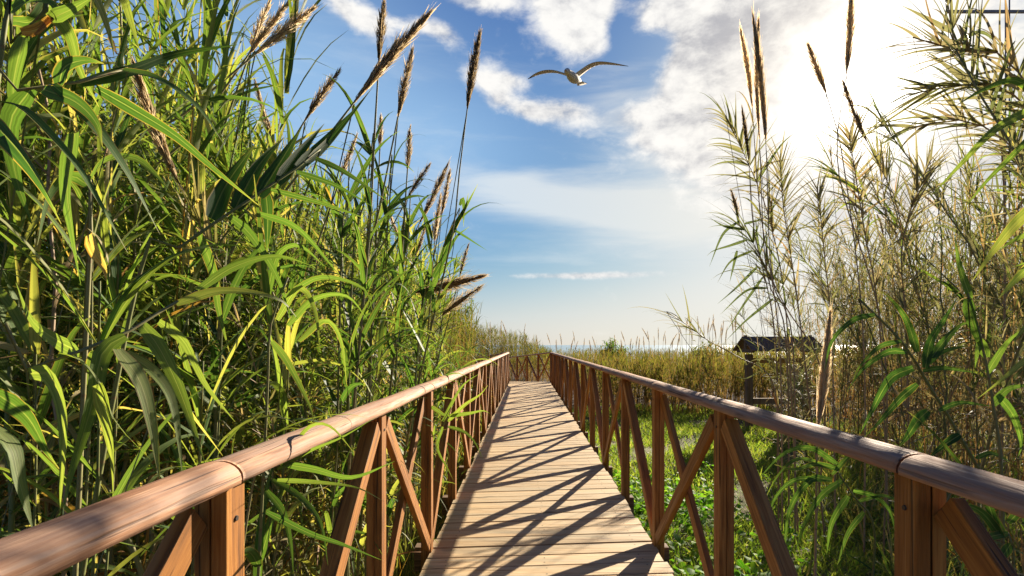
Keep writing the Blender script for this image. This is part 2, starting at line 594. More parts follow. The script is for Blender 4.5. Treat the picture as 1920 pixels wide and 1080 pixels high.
def wood(name, dark, mid, light, axis, rough=.6, spec=.35, gscale=1.0, weather=None, knots=.5):
    """axis: index of the grain direction in object space"""
    m, t, o = mat(name)
    tc = t.new('ShaderNodeTexCoord')
    a = t.new('ShaderNodeAttribute', attribute_name='tint')
    s = t.new('ShaderNodeSeparateColor')
    t.put(s.inputs[0], a.outputs['Color'])
    sc = [44.0 * gscale] * 3
    sc[axis] = 1.9 * gscale
    off = t.vm('MULTIPLY', a.outputs['Color'], (7.0, 91.0, 53.0))
    v = t.vm('ADD', tc.outputs['Object'], off)
    v1 = t.vm('MULTIPLY', v, tuple(sc))
    g1 = t.noise(v1, 1.0, 5, .62, .6)
    g2 = t.noise(t.vm('MULTIPLY', v1, (3.0, 3.0, 3.0)), 1.0, 3, .6)
    big = t.noise(v, 3.0, 4, .55)
    vo = t.new('ShaderNodeTexVoronoi')
    sk = [7.0] * 3
    sk[axis] = 2.6
    t.put(vo.inputs['Vector'], t.vm('MULTIPLY', v, tuple(sk)))
    vo.inputs['Scale'].default_value = 1.0
    kn = t.mr(t.m('MULTIPLY_ADD', g2, .10, vo.outputs['Distance']), .14, .26, 1.0, 0.0)
    f = t.m('MULTIPLY_ADD', g2, .35, t.m('MULTIPLY', g1, .65))
    c = t.ramp(f, [(.34, dark), (.48, mid), (.61, light)])
    c = t.mix(t.mr(big, .35, .7, 0, .35), c, mid)
    val = t.m('MULTIPLY_ADD', s.outputs[1], .55, .72)
    c = t.vm('MULTIPLY', c, (1, 1, 1))
    sn = t.new('ShaderNodeVectorMath', operation='SCALE')
    t.put(sn.inputs[0], c)
    t.put(sn.inputs['Scale'], val)
    c = sn.outputs[0]
    c = t.mix(t.m('MULTIPLY', kn, knots), c, tuple(x * .35 for x in dark))
    sc3 = [75.0] * 3
    sc3[axis] = 1.6
    cr = t.noise(t.vm('MULTIPLY', v, tuple(sc3)), 1.0, 2, .5)
    crk = t.mr(cr, .635, .69)
    c = t.mix(t.m('MULTIPLY', crk, .8), c, tuple(x * .3 for x in dark))
    if weather:
        wn = t.mr(t.noise(t.vm('MULTIPLY', v1, (.35, .35, .8)), 1.0, 5, .6), .42, .66)
        c = t.mix(t.m('MULTIPLY', wn, .75), c, weather)
    h = t.m('SUBTRACT', f, t.m('MULTIPLY', crk, .6))
    rg = t.mr(f, .3, .7, rough + .12, rough - .08)
    t.l.new(pbsdf(t, c, rg, spec, bump(t, h, .7, .005)), o.inputs[0])
    return m


M_PLANK = wood('deck_plank_wood', (.27, .165, .077), (.455, .312, .158), (.56, .41, .235), 0, .66, .25, weather=(.385, .315, .20), knots=.75)
M_POST = wood('post_wood', (.105, .040, .009), (.27, .105, .021), (.40, .18, .045), 2, .55, .3, knots=.3)
M_BRACE = wood('brace_wood', (.105, .042, .010), (.27, .107, .022), (.40, .185, .048), 2, .55, .3, gscale=.9, knots=.3)
M_RAIL = wood('handrail_wood', (.16, .065, .032), (.38, .193, .102), (.51, .31, .19), 1, .74, .2, gscale=1.25, weather=(.31, .215, .165), knots=.85)
M_JOIST = wood('joist_wood', (.08, .05, .03), (.14, .09, .055), (.20, .13, .08), 0, .75, .2)
M_KIOSK = wood('kiosk_wood', (.09, .06, .04), (.19, .13, .085), (.26, .19, .13), 2, .85, .1, weather=(.17, .145, .12))
M_KBEAM = wood('kiosk_beam_wood', (.22, .12, .04), (.36, .21, .07), (.44, .28, .11), 0, .6, .3)


def bolt_mat():
    m, t, o = mat('bolt_steel')
    tc = t.new('ShaderNodeTexCoord')
    c = t.mix(t.noise(tc.outputs['Object'], 300, 2), (.05, .035, .025), (.10, .085, .075))
    t.l.new(pbsdf(t, c, .5, .5, None, Metallic=.6), o.inputs[0])
    return m


M_BOLT = bolt_mat()


def ground_mat():
    m, t, o = mat('ground_soil')
    tc = t.new('ShaderNodeTexCoord')
    n1 = t.noise(tc.outputs['Object'], .55, 6, .6, .4)
    n2 = t.noise(tc.outputs['Object'], 9.0, 6, .65)
    n3 = t.noise(tc.outputs['Object'], 70.0, 3, .6)
    f = t.m('MULTIPLY_ADD', n2, .35, t.m('MULTIPLY', n1, .65))
    c = t.ramp(f, [(.36, (.10, .14, .03)), (.50, (.15, .16, .05)), (.58, (.21, .155, .09)), (.70, (.30, .22, .14))])
    c = t.mix(t.mr(n3, .35, .65, 0, .5), c, (.13, .09, .06))
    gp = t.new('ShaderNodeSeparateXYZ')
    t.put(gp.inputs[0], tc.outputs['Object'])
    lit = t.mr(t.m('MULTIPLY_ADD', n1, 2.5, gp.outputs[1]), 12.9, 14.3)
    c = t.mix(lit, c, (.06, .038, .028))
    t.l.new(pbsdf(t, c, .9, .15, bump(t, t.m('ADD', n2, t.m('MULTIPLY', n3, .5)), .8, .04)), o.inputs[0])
    return m


def sea_mat():
    m, t, o = mat('sea_water')
    tc = t.new('ShaderNodeTexCoord')
    n = t.noise(t.vm('MULTIPLY', tc.outputs['Object'], (.05, .25, 1)), 1.0, 5, .6)
    t.l.new(pbsdf(t, (.17, .27, .34), .5, .12, bump(t, n, .5, .6)), o.inputs[0])
    return m


def plain(name, col, rough=.6, spec=.4, var=.2, scale=20):
    m, t, o = mat(name)
    tc = t.new('ShaderNodeTexCoord')
    n = t.noise(tc.outputs['Object'], scale, 4, .6)
    c = t.mix(t.mr(n, .3, .7, 0, 1), tuple(x * (1 - var) for x in col), tuple(min(1, x * (1 + var)) for x in col))
    t.l.new(pbsdf(t, c, rough, spec), o.inputs[0])
    return m


# ================================================================== ground and sea
def gz(x, y):
    """terrain height: flat marsh beside the walk, falling to the beach far out"""
    x, y = np.asarray(x, float), np.asarray(y, float)
    h = -.42 + .05 * np.sin(x * 1.3 + y * .7) * np.cos(y * .9 - x * .4) + .03 * np.sin(3.1 * x + 1.7 * y)
    f = np.clip((y - 20) / 15, 0, 1)
    h = h - .35 * f * f * (3 - 2 * f)
    f2 = np.clip((y - 75) / 60, 0, 1)
    return h - 5.0 * f2 * f2


def grid_axis(lo, hi, fine_lo, fine_hi, step):
    a = list(np.arange(fine_lo, fine_hi, step))
    x, s = fine_hi, step
    while x < hi:
        a.append(x)
        s *= 1.3
        x += s
    a.append(hi)
    x, s = fine_lo, step
    while x > lo:
        s *= 1.3
        x -= s
        a.insert(0, x)
    return np.array(a)


gx = grid_axis(-3000, 3000, -12, 14, .25)
gy = grid_axis(-400, 220, -2, 30, .25)
XX, YY = np.meshgrid(gx, gy)
nx, ny = len(gx), len(gy)
idx = np.arange(nx * ny).reshape(ny, nx)
g = G()
g.add(np.stack([XX, YY, gz(XX, YY)], -1).reshape(-1, 3),
      np.stack([idx[:-1, :-1], idx[:-1, 1:], idx[1:, 1:], idx[1:, :-1]], -1).reshape(-1, 4))
tag(g.build('ground', ground_mat()), kind='structure')
g = G()
g.add([[-40000, 95, -3.2], [40000, 95, -3.2], [40000, 45000, -3.2], [-40000, 45000, -3.2]], [[0, 1, 2, 3]])
tag(g.build('sea', sea_mat(), smooth=False), kind='structure')

# ================================================================== boardwalk
DL, DR = -.62, .86            # deck edges
walk = bpy.data.objects.new('boardwalk', None)
COL.objects.link(walk)
tag(walk, 'straight boardwalk of sunlit pale planks running towards the sea', 'boardwalk', kind='structure')
# path of the left and right edges (x, y, z of deck)
LP = [(-.62, -1.6, 0), (-.62, 19.0, 0), (-2.27, 24.2, -.32), (-5.0, 28.3, -.6)]
RP = [(.86, -1.6, 0), (.86, 19.5, 0), (-.88, 24.8, -.32), (-4.0, 29.6, -.6)]
g = G()
pr = np.random.default_rng(3)
for s in range(3):
    A, B, C, Dd = [np.array(v) for v in (LP[s], LP[s + 1], RP[s], RP[s + 1])]
    n = int(np.linalg.norm((B + Dd - A - C) / 2) / .167)
    for i in range(n):
        t0, t1 = i / n, (i + .935) / n
        a0, a1, b0, b1 = A + (B - A) * t0, A + (B - A) * t1, C + (Dd - C) * t0, C + (Dd - C) * t1
        u = nrm(b0 - a0)
        j0, j1 = pr.normal(0, .008, 2)
        dz = pr.normal(0, .0012)
        dv = np.array([0, 0, dz])
        a0, a1 = a0 + u * (j0 - .01) + dv, a1 + u * (j0 - .01) + dv
        b0, b1 = b0 + u * (j1 + .004) + dv, b1 + u * (j1 + .004) + dv
        dn = np.array([0, 0, -.03])
        e = .004
        f = nrm(a1 - a0)
        ins = [a0 + f * e, b0 + f * e, b1 - f * e, a1 - f * e]
        lo = [a0 + [0, 0, -e], b0 + [0, 0, -e], b1 + [0, 0, -e], a1 + [0, 0, -e]]
        bt = [p + dn for p in (a0, b0, b1, a1)]
        V = np.array(ins + lo + bt)
        F = [[0, 1, 2, 3]] + [[4 + k, 4 + (k + 1) % 4, (k + 1) % 4, k] for k in range(4)] + \
            [[8 + k, 8 + (k + 1) % 4, 4 + (k + 1) % 4, 4 + k] for k in range(4)] + [[11, 10, 9, 8]]
        g.add(V, F, None, np.array([pr.random(), np.clip(pr.normal(.55, .2), .1, 1), pr.random(), 1]))
        f3 = np.cross(u, f)
        f3 = f3 if f3[2] > 0 else -f3
        for fx in (.09, .5, .91):
            for fy in (.25, .75):
                c = a0 + (b0 - a0) * (fx + pr.normal(0, .006)) + (a1 - a0) * (fy + pr.normal(0, .04)) + f3 * .0012
                q = np.array([[-.4, -1], [.4, -1], [1, -.4], [1, .4], [.4, 1], [-.4, 1], [-1, .4], [-1, -.4]]) * .0048
                g.add(c + q[:, :1] * u + q[:, 1:] * f, [[0, 1, 2, 7], [7, 2, 3, 6], [6, 3, 4, 5]], None, np.array([.5, -1.05, .5, 1]))
g.build('planks', M_PLANK, walk, smooth=False)
for i in range(17):
    y = 1.21 + 1.2 * i + .088
    if y > 19.4:
        break
    g = G()
    g.box((.105, y, -.12), (1.75, .09, .165), C=np.array([pr.random(), .5, pr.random(), 1]))
    bevel(g.build('joist', M_JOIST, walk, smooth=False), .004, 1)
g = G()
for x in (-.5, .1, .74):
    g.box((x, 9, -.24), (.10, 20.6, .07), C=np.array([.3, .5, .2, 1]))
g.build('bearer', M_JOIST, walk, smooth=False)

# ================================================================== railings
RB = 1.056                     # underside of the handrail
th = np.linspace(-.22, math.pi + .22, 15)
SEC = np.stack([np.cos(th) * .054, np.maximum(np.sin(th) * .038 + .009, 0)], 1)


def handrail(A, B, parent, name='handrail', seed=0):
    """half-round log with a flat underside from A to B"""
    r = np.random.default_rng(seed)
    A, B = np.array(A, float), np.array(B, float)
    T = nrm(B - A)
    Sx = nrm(np.cross(T, [0, 0, 1]))
    Up = np.cross(Sx, T)
    L = np.linalg.norm(B - A)
    n = max(4, int(L / .08))
    k = len(SEC)
    s = np.linspace(0, L, n)
    s = np.concatenate([[0], [.006], s[1:-1], [L - .006], [L]])
    sc = np.ones(len(s))
    sc[0] = sc[-1] = .93
    ph = r.random(6) * 6.28
    wob = .0025 * np.sin(s * 2.1 + ph[0]) + .0015 * np.sin(s * 5.3 + ph[1])
    rad = 1 + .025 * np.sin(s * 3.3 + ph[2]) + .02 * np.sin(s * 7.7 + ph[3]) + r.normal(0, .006, len(s))
    V = []
    for i, q in enumerate(s):
        x = SEC[:, 0] * sc[i] * rad[i] + wob[i]
        z = SEC[:, 1] * (sc[i] * .5 + .5) * (1 + .6 * (rad[i] - 1))
        V.append(A + T * q + Sx * x[:, None] + Up * z[:, None])
    V = np.concatenate(V)
    F = []
    m = len(s)
    for i in range(m - 1):
        for j in range(k):
            l = (j + 1) % k
            F.append([i * k + j, i * k + l, (i + 1) * k + l, (i + 1) * k + j])
    V = np.concatenate([V, [V[:k].mean(0)], [V[-k:].mean(0)]])
    for e, base in ((m * k, 0), (m * k + 1, (m - 1) * k)):
        for j in range(0, k - 1, 2):
            F.append([e, base + j, base + j + 1, base + j + 2])
        F.append([e, base + k - 1, base, base])
    F = [f for f in F if len(set(f)) == 4]
    g = G()
    V2 = V
    g.add(V2, F, None, np.array([r.random(), .35 + .3 * r.random(), r.random(), 1]))
    return g.build(name, M_RAIL, parent)


def railing(P, parent, first, seed):
    """P: list of post positions (x, y, deck z). first: type of first bay ('X' or '/')"""
    P = [np.array(p, float) for p in P]
    r = np.random.default_rng(seed)
    for i, p in enumerate(P):
        T = nrm(P[min(i + 1, len(P) - 1)] - P[max(i - 1, 0)])
        T[2] = 0
        T = nrm(T)
        Sx = np.array([T[1], -T[0], 0])
        ax = np.array([Sx, T, [0, 0, 1]])
        base = min(-.55, gz(p[0], p[1]) - .1) - p[2]
        g = G()
        for sgn in (-1, 1):
            g.box(p + Sx * sgn * .0178 + np.array([0, 0, (RB + base) / 2]), (.0318, .072, RB - base), ax,
                  C=np.array([r.random(), np.clip(r.normal(.5, .2), 0, 1), r.random(), 1]))
        g.box(p + np.array([0, 0, (RB + base) / 2 - .002]), (.02, .060, RB - base - .02), ax, C=np.array([.1, .1, .1, 1]))
        bevel(g.build('post', M_POST, parent, smooth=False), .003, 2)
        if i < 5:
            g = G()
            inn = -1 if parent['side'] > 0 else 1
            c0 = p + Sx * inn * .0335 + np.array([0, 0, RB - .075])
            g.tube([c0, c0 + Sx * inn * .0035], [.0065, .0055], 10, np.array([.2, .2, .2, 1]))
            g.build('bolt', M_BOLT, parent, smooth=False)
        if i == len(P) - 1:
            break
        q = P[i + 1]
        Tb = nrm(q - p)
        Sb = nrm(np.array([Tb[1], -Tb[0], 0]))
        inner = -1 if parent['side'] > 0 else 1

        def brace(a, b, off, th_, wd):
            """beam from a to b trimmed between post faces"""
            d = nrm(b - a)
            n2 = nrm(np.cross(Sb, d))
            g = G()
            L = np.linalg.norm(b - a)
            g.box((0, 0, 0), (th_, wd, L), C=np.array([r.random(), np.clip(r.normal(.5, .2), 0, 1), r.random(), 1]))
            o = bevel(g.build('brace', M_BRACE, parent, smooth=False), .003, 2)
            mx = Matrix(np.array([Sb, n2, d]).T.tolist()).to_4x4()
            mx.translation = Vector((a + b) / 2 + Sb * off)
            o.matrix_local = mx
        lo, hi = .055, RB - .055
        gap = .06
        u = Tb * gap
        typ = first if i % 2 == 0 else ('/' if first == 'X' else 'X')
        z = lambda h: np.array([0, 0, h])
        if typ == 'X':
            brace(p + u + z(hi), q - u + z(lo), inner * .018, .030, .072)
            brace(p + u + z(lo), q - u + z(hi), -inner * .018, .030, .072)
        else:
            brace(p + u + z(lo), q - u + z(hi), 0, .058, .072)
    # rail pieces, two bays long, joints over posts
    k = 0
    st = 1 if first == 'X' else 0
    cuts = [0] + list(range(st, len(P), 2))
    cuts = sorted(set(cuts + [len(P) - 1]))
    for a, b in zip(cuts[:-1], cuts[1:]):
        d = nrm(P[b] - P[a])
        handrail(P[a] + d * .007 + [0, 0, RB + .0015], P[b] - d * .007 + [0, 0, RB + .0015], parent, seed=seed * 50 + k)
        k += 1


def stretch(a, b, n):
    a, b = np.array(a, float), np.array(b, float)
    return [a + (b - a) * i / n for i in range(1, n + 1)]


xr, xl = .892, -.653
right = thing('wooden_railing', (0, 0, 0), 'brown wooden railing with crossed braces along the right edge of the boardwalk', 'railing')
right['side'] = 1
pts = [(xr, 1.21 + 1.2 * (i - 1), 0) for i in range(17)]
railing(pts, right, 'X', 11)
rb = thing('wooden_railing', (0, 0, 0), 'dark distant railing crossing behind the far end where the boardwalk bends', 'railing')
rb['side'] = 1
e = pts[-1]
P2 = [(e[0], e[1] + .12, 0)] + stretch((e[0], e[1] + .12, 0), (-.84, 24.8, -.32), 4)
P2 += stretch(P2[-1], (-4.0, 29.6, -.6), 4)
railing(P2, rb, 'X', 13)
left = thing('wooden_railing', (0, 0, 0), 'sunlit pinkish wooden railing along the left edge beside the tall reeds', 'railing')
left['side'] = -1
pts = [(xl, 1.137 + 1.185 * (i - 1), 0) for i in range(17)]
railing(pts, left, 'X', 12)
e = pts[-1]
lb = thing('wooden_railing', (0, 0, 0), 'thin far stretch of railing seen just above the end of the left handrail', 'railing')
lb['side'] = -1
P2 = [(e[0], e[1] + .12, 0)] + stretch((e[0], e[1] + .12, 0), (-2.3, 24.1, -.32), 4)
P2 += stretch(P2[-1], (-5.0, 28.2, -.6), 4)
railing(P2, lb, 'X', 14)

# ================================================================== reeds
def reed_parts(r, H, lean=.15, kind='green', res=9, plume_len=0.0):
    """meshes of one reed standing at the origin"""
    n = 14
    t = np.linspace(0, 1, n)
    la = r.random() * 6.283
    ln = lean * H
    C = np.stack([np.cos(la) * ln * t ** 2, np.sin(la) * ln * t ** 2, H * t * (1 - .10 * lean * t)], 1)
    C[:, :2] += r.normal(0, .01, (n, 2)) * (t[:, None] > .05)
    st = G()
    dry = kind == 'dry'
    st.tube(C, np.linspace(.0105, .0035, n) * (.65 if dry else 1), 6, np.array([.65 if dry else .35, .5, .5, 1]))
    fo = G()
    T = nrm(np.gradient(C, axis=0))

    def along(q):
        P = np.stack([np.interp(q, t, C[:, i]) for i in range(3)], 1)
        D = nrm(np.stack([np.interp(q, t, T[:, i]) for i in range(3)], 1))
        return P, D
    # main leaves, alternate in two ranks
    k = int(H * (12 if not dry else 7.5))
    q = np.sort(.14 + .86 * r.random(k) ** .75)
    P, D = along(q)
    ph = r.random() * 6.283 + np.pi * (np.arange(k) % 2) + r.normal(0, .45, k)
    hx = np.stack([np.cos(ph), np.sin(ph), np.zeros(k)], 1)
    ang = np.clip(r.normal(.95, .2, k) - .55 * q ** 2, .2, 1.4)
    Dd = D * np.cos(ang)[:, None] + hx * np.sin(ang)[:, None]
    base = {'green': .37, 'feather': .43, 'dry': .46}[kind]
    tint = np.clip(r.normal(base, .14, k) + np.where(q < .45, r.random(k) * .5, 0), .02, 1)
    L = r.uniform(.46, .82, k) * (1.1 - .45 * q) * (.8 if dry else 1)
    Wd = r.uniform(.029, .052, k) * (1.05 - .3 * q)
    if kind == 'feather':
        Wd = Wd * .55
        L = L * .85
    if dry:
        Wd = Wd * .5
    leaves(fo, P, Dd, L, Wd, r.uniform(1.0, 3.6, k) * (1.2 - .6 * q), tint, n=res, r=r)
    # tuft of upright leaves at the tip
    k = 7
    P, D = along(r.uniform(.93, 1.0, k))
    ph = r.random(k) * 6.283
    hx = np.stack([np.cos(ph), np.sin(ph), np.zeros(k)], 1)
    leaves(fo, P, D + hx * r.uniform(.1, .5, k)[:, None], r.uniform(.25, .5, k), r.uniform(.016, .032, k) * (.5 if kind != 'green' else 1),
           r.uniform(.1, .9, k), np.clip(r.normal(base, .1, k), 0, 1), n=res, r=r)
    if kind in ('feather', 'dry'):
        # side shoots: whorls of narrow leaflets
        ns = 9 if kind == 'feather' else 12
        for qq in r.uniform(.3, .97, ns):
            P0, D0 = along(np.array([qq]))
            a = r.random() * 6.283
            sd = nrm(D0[0] * .9 + np.array([math.cos(a), math.sin(a), .1]) * .8)
            sl = r.uniform(.15, .4)
            kk = 12
            u = r.random(kk)
            PP = P0 + sd * (u * sl)[:, None]
            a2 = r.random(kk) * 6.283
            h2 = np.stack([np.cos(a2), np.sin(a2), r.normal(0, .3, kk)], 1)
            leaves(fo, PP, sd + h2 * r.uniform(.4, .9, kk)[:, None], r.uniform(.10, .26, kk), r.uniform(.006, .013, kk),
                   r.uniform(.2, 1.2, kk), np.clip(r.normal(base + .08, .15, kk), 0, 1), n=5, r=r)
            st.tube(np.stack([P0[0], P0[0] + sd * sl]), [.003, .0012], 4, np.array([.5, .5, .5, 1]))
    pl = None
    if plume_len:
        pl = G()
        d = T[-1]
        b = C[-1] + d * .15
        st.tube(np.stack([C[-1], b]), [.0035, .003], 6, np.array([.5, .5, .5, 1]))
        plume(pl, b, d, plume_len, .035, 260, .5, r=r)
    return st, fo, pl, la


VAR = {}
vr = np.random.default_rng(21)
for kind, cnt in (('green', 9), ('feather', 5), ('dry', 6), ('tan', 5)):
    VAR[kind] = []
    for i in range(cnt):
        a = reed_parts(vr, 3.0, vr.uniform(.18, .55), 'feather' if kind == 'tan' else kind, plume_len=(.5 if i == cnt - 1 and kind == 'dry' else 0))
        ml = {'dry': M_DRYLEAF, 'tan': M_FAN}.get(kind, M_LEAF)
        ms = M_DRYSTEM if kind == 'dry' else M_STEM
        VAR[kind].append((a[0].mesh('stem', ms), a[1].mesh('foliage', ml), a[2].mesh('plume', M_PLUME) if a[2] else None, a[3]))


def place_reed(x, y, H, kind, label, group, r, tilt=0.0, tdir=0.0, name='giant_reed', v=None, lean=None):
    v = VAR[kind][r.integers(len(VAR[kind]))] if v is None else v
    o = thing(name, (x, y, float(gz(x, y)) - .03), label, 'reed', group)
    s = H / 3.0
    o.scale = (s ** .5, s ** .5, s)
    o.rotation_euler = (tilt * math.cos(tdir), tilt * math.sin(tdir), r.random() * 6.283 if lean is None else lean - v[3])
    link('stem', v[0], o)
    link('foliage', v[1], o)
    if v[2]:
        link('plume', v[2], o)
    return o


def interp(x, tab):
    xs, ys = zip(*tab)
    return float(np.interp(x, xs, ys))


def sun_cap(x, y):
    """tallest reed at (x, y) on the right that leaves the deck, the left rail's front and the clearing in the sun"""
    h = 9.0
    for tx, y0, y1, tz in ((.1, 3.0, 20.0, 0), (-.65, -.3, 2.2, 1.05), (1.6, 6.0, 12.0, -.4), (2.2, 6.5, 12.0, -.4)):
        s = (x - tx) / .53
        ya, yb = y0 + .85 * s, y1 + .85 * s
        if s > 0 and ya - .3 < y < yb + .3:
            h = min(h, tz + .398 * s + .42 - .15)
    return max(h, .7)


# heights follow the crown line of the thicket
SIL_L = [(-400, -500), (380, -420), (440, 30), (500, 140), (560, 230), (640, 300), (720, 330), (780, 400), (830, 450), (870, 500), (885, 575), (910, 600)]
lr = np.random.default_rng(5)
count = 0
tries = 0
while count < 165 and tries < 6000:
    tries += 1
    y = 1.75 + 8.5 * lr.random() ** 1.2
    x = -.92 - (1.2 + .28 * y) * lr.random() ** 1.3
    if lr.random() < .42:
        y = 2.7 + 5.5 * lr.random()
        x = -.98 - .03 * y - .45 * lr.random()
    if y > 4:
        x = min(x, -1.0 - .025 * y)
    px = 987 + x / y * 1000
    if px < -350 or (y < 2.6 and x > -1.25 and px > 420):
        continue
    Hs = HC + (647 - interp(px, SIL_L)) * y / 1000 + .42 - .12
    H = min(Hs * lr.uniform(.80, 1.06), lr.uniform(3.4, 4.3)) if px > 430 else lr.uniform(3.0, 4.6)
    if H < 1.3:
        H = 1.3
    kd = lr.random()
    kind = 'green' if kd < .62 else ('feather' if kd < .86 else 'dry')
    near = x > -1.5
    place_reed(x, y, H, kind,
               'giant reed in the front row of the thicket beside the left railing' if near else
               'giant reed standing deep inside the thicket left of the boardwalk',
               'front row reeds along the left railing' if near else 'reeds deep in the left thicket', lr,
               lr.uniform(0, .10), lr.uniform(0, 6.28), lean=lr.uniform(1.9, 4.7))
    count += 1

# right-hand stand
RIGHT = 'reeds in the right stand'
rr = np.random.default_rng(9)
SIL_R = [(1330, 560), (1370, 480), (1420, 430), (1480, 430), (1540, 440), (1640, 400), (1700, 260), (1760, 130), (1820, 0), (2000, -100), (2600, -200)]
count = tries = 0
while count < 108 and tries < 9000:
    tries += 1
    y = 1.9 + 8.5 * rr.random() ** 1.0
    x = 1.7 + 7.5 * rr.random()
    px = 987 + x / y * 1000
    if px < 1400 or px > 2250:
        continue
    lim = np.interp(y, [1.5, 2.5, 3.5, 5.5, 8, 11], [1.8, 2.1, 2.75, 3.5, 4.5, 5.7])
    if x < lim:
        continue
    if sun_cap(x, y) < 1.6:
        continue
    Hs = HC + (647 - interp(px, SIL_R)) * y / 1000 + .42
    H = min(Hs * rr.uniform(.75, 1.02), rr.uniform(3.3, 4.8), sun_cap(x, y))
    if H < 1.2:
        H = 1.2
    kind = 'dry' if rr.random() < (.75 if y > 4 else .4) else ('tan' if rr.random() < .75 else 'green')
    place_reed(x, y, H, kind,
               'dry straw coloured reed in the backlit stand right of the boardwalk' if kind == 'dry' else
               'leafy pale green reed in the backlit stand right of the boardwalk',
               'dry reeds in the right stand' if kind == 'dry' else 'green reeds in the right stand', rr,
               rr.uniform(0, .2), rr.uniform(0, 6.28))
    count += 1


for x, y, h in ((3.3, 7.0, 1.8), (3.6, 6.9, 2.1), (3.55, 7.5, 2.1), (3.9, 7.4, 2.2), (4.15, 7.9, 2.4), (4.4, 8.4, 2.6)):
    place_reed(x, y, h, 'tan', 'low feathery reed screening the wooden information board', 'feathery reeds before the information board', rr, rr.uniform(0, .2), rr.uniform(0, 6.28))


# ---- masses behind the individual reeds
def mass(name, X, Y, H, m, leafL, leafW, tmean, tsd, mat_, label, n=5, droop=(.8, 3.0), r=rng, stemw=.012, q0=.1, cat='reeds', part='green'):
    g = G()
    k = len(X)
    Z = gz(X, Y)
    B = np.stack([X, Y, Z], 1)
    la = r.random(k) * 6.283
    ld = np.stack([np.cos(la), np.sin(la), np.zeros(k)], 1) * (r.random(k) * .28)[:, None]
    up = nrm(ld + [0, 0, 1])
    leaves(g, B, up, H, stemw, .05, np.clip(r.normal(.78, .1, k), 0, 1), n=4, fold=.7, roll=1.5, twist=.3, wob=.02, kind='stem', r=r)
    q = q0 + (1 - q0) * r.random((k, m)) ** .8
    S = (B[:, None] + up[:, None] * (q * H[:, None])[..., None]).reshape(-1, 3)
    ph = r.random(k * m) * 6.283
    q = q.ravel()
    hx = np.stack([np.cos(ph), np.sin(ph), np.zeros(k * m)], 1)
    ang = np.clip(r.normal(.9, .25, k * m) - .5 * q ** 2, .15, 1.5)
    D = np.repeat(up, m, 0) * np.cos(ang)[:, None] + hx * np.sin(ang)[:, None]
    tint = np.clip(r.normal(tmean, tsd, k * m) + (q < .4) * r.random(k * m) * .45, 0, 1)
    leaves(g, S, D, r.uniform(*leafL, k * m), r.uniform(*leafW, k * m), r.uniform(*droop, k * m), tint, n=n, r=r)
    o = g.build(name, mat_)
    return tag(o, label, cat, kind='stuff')


mr_ = np.random.default_rng(33)
# left thicket, behind and between
N = 950
Y = 1.9 + 11.5 * mr_.random(N) ** 1.1
X = -1.5 - (1.6 + .55 * Y) * mr_.random(N) - .06 * np.maximum(Y - 4, 0)
ok = (987 + X / Y * 1000 > -500)
X, Y = X[ok], Y[ok]
H = np.array([min(HC + (647 - interp(987 + x / y * 1000, SIL_L)) * y / 1000 + .05, 4.6) for x, y in zip(X, Y)]) * mr_.uniform(.65, .95, len(X))
H = np.maximum(H, 1.0)
mass('reed_thicket', X, Y, H, 34, (.3, .65), (.018, .038), .41, .17, M_LEAF, 'dense shaded mass of reeds filling the left thicket', n=6, r=mr_)
# right thicket
N = 1800
X, Y = 1.9 + 11 * mr_.random(N), 2.5 + 10.5 * mr_.random(N)
lim = np.interp(Y, [1.5, 2.5, 3.5, 5.5, 8, 11, 14], [2.0, 2.4, 3.0, 3.8, 4.8, 6.0, 6.8])
ok = (X > lim) & (987 + X / Y * 1000 < 2300)
X, Y = X[ok], Y[ok]
H = np.array([min(HC + (647 - interp(987 + x / y * 1000, SIL_R)) * y / 1000 + .3, 4.0) for x, y in zip(X, Y)]) * mr_.uniform(.55, .9, len(X))
H = np.minimum(H, [sun_cap(x, y) for x, y in zip(X, Y)])
H = np.maximum(H, .9)
mass('dry_reed_thicket', X, Y, H, 24, (.14, .40), (.009, .020), .50, .2, M_DRYLEAF, 'tangled mass of dry straw coloured reeds filling the right stand', n=5, r=mr_)
# far reed bed to the right of the walk and ahead
N = 8000
Y = 13.6 + 60 * mr_.random(N) ** 1.95
X = (mr_.random(N) * 1.25 - .35) * Y
edge = np.interp(Y, [12, 14, 19.6, 25, 30, 40, 80], [2.4, 1.6, 1.4, .1, -2.6, -8, -16])
ok = (X > edge) & (X < 34)
X, Y = X[ok], Y[ok]
H = mr_.uniform(.95, 1.5, len(X)) + np.clip((Y - 20) / 15, 0, 1) * .3
H = np.where(X / Y > .33, H * 1.12, H)
H = H * (.98 + .10 * np.sin(X * 1.7 + 1.3 * np.sin(Y * .9)) * np.cos(Y * 1.1 - X * .6) + .05 * np.sin(X * 4.1 + Y * 2.3))
mass('reed_bed', X, Y, H, 11, (.2, .42), (.018, .034), .43, .18, M_BED, 'low golden green reed bed stretching from the right railing to the sea', n=4, r=mr_, stemw=.02, q0=.25, cat='reed bed')
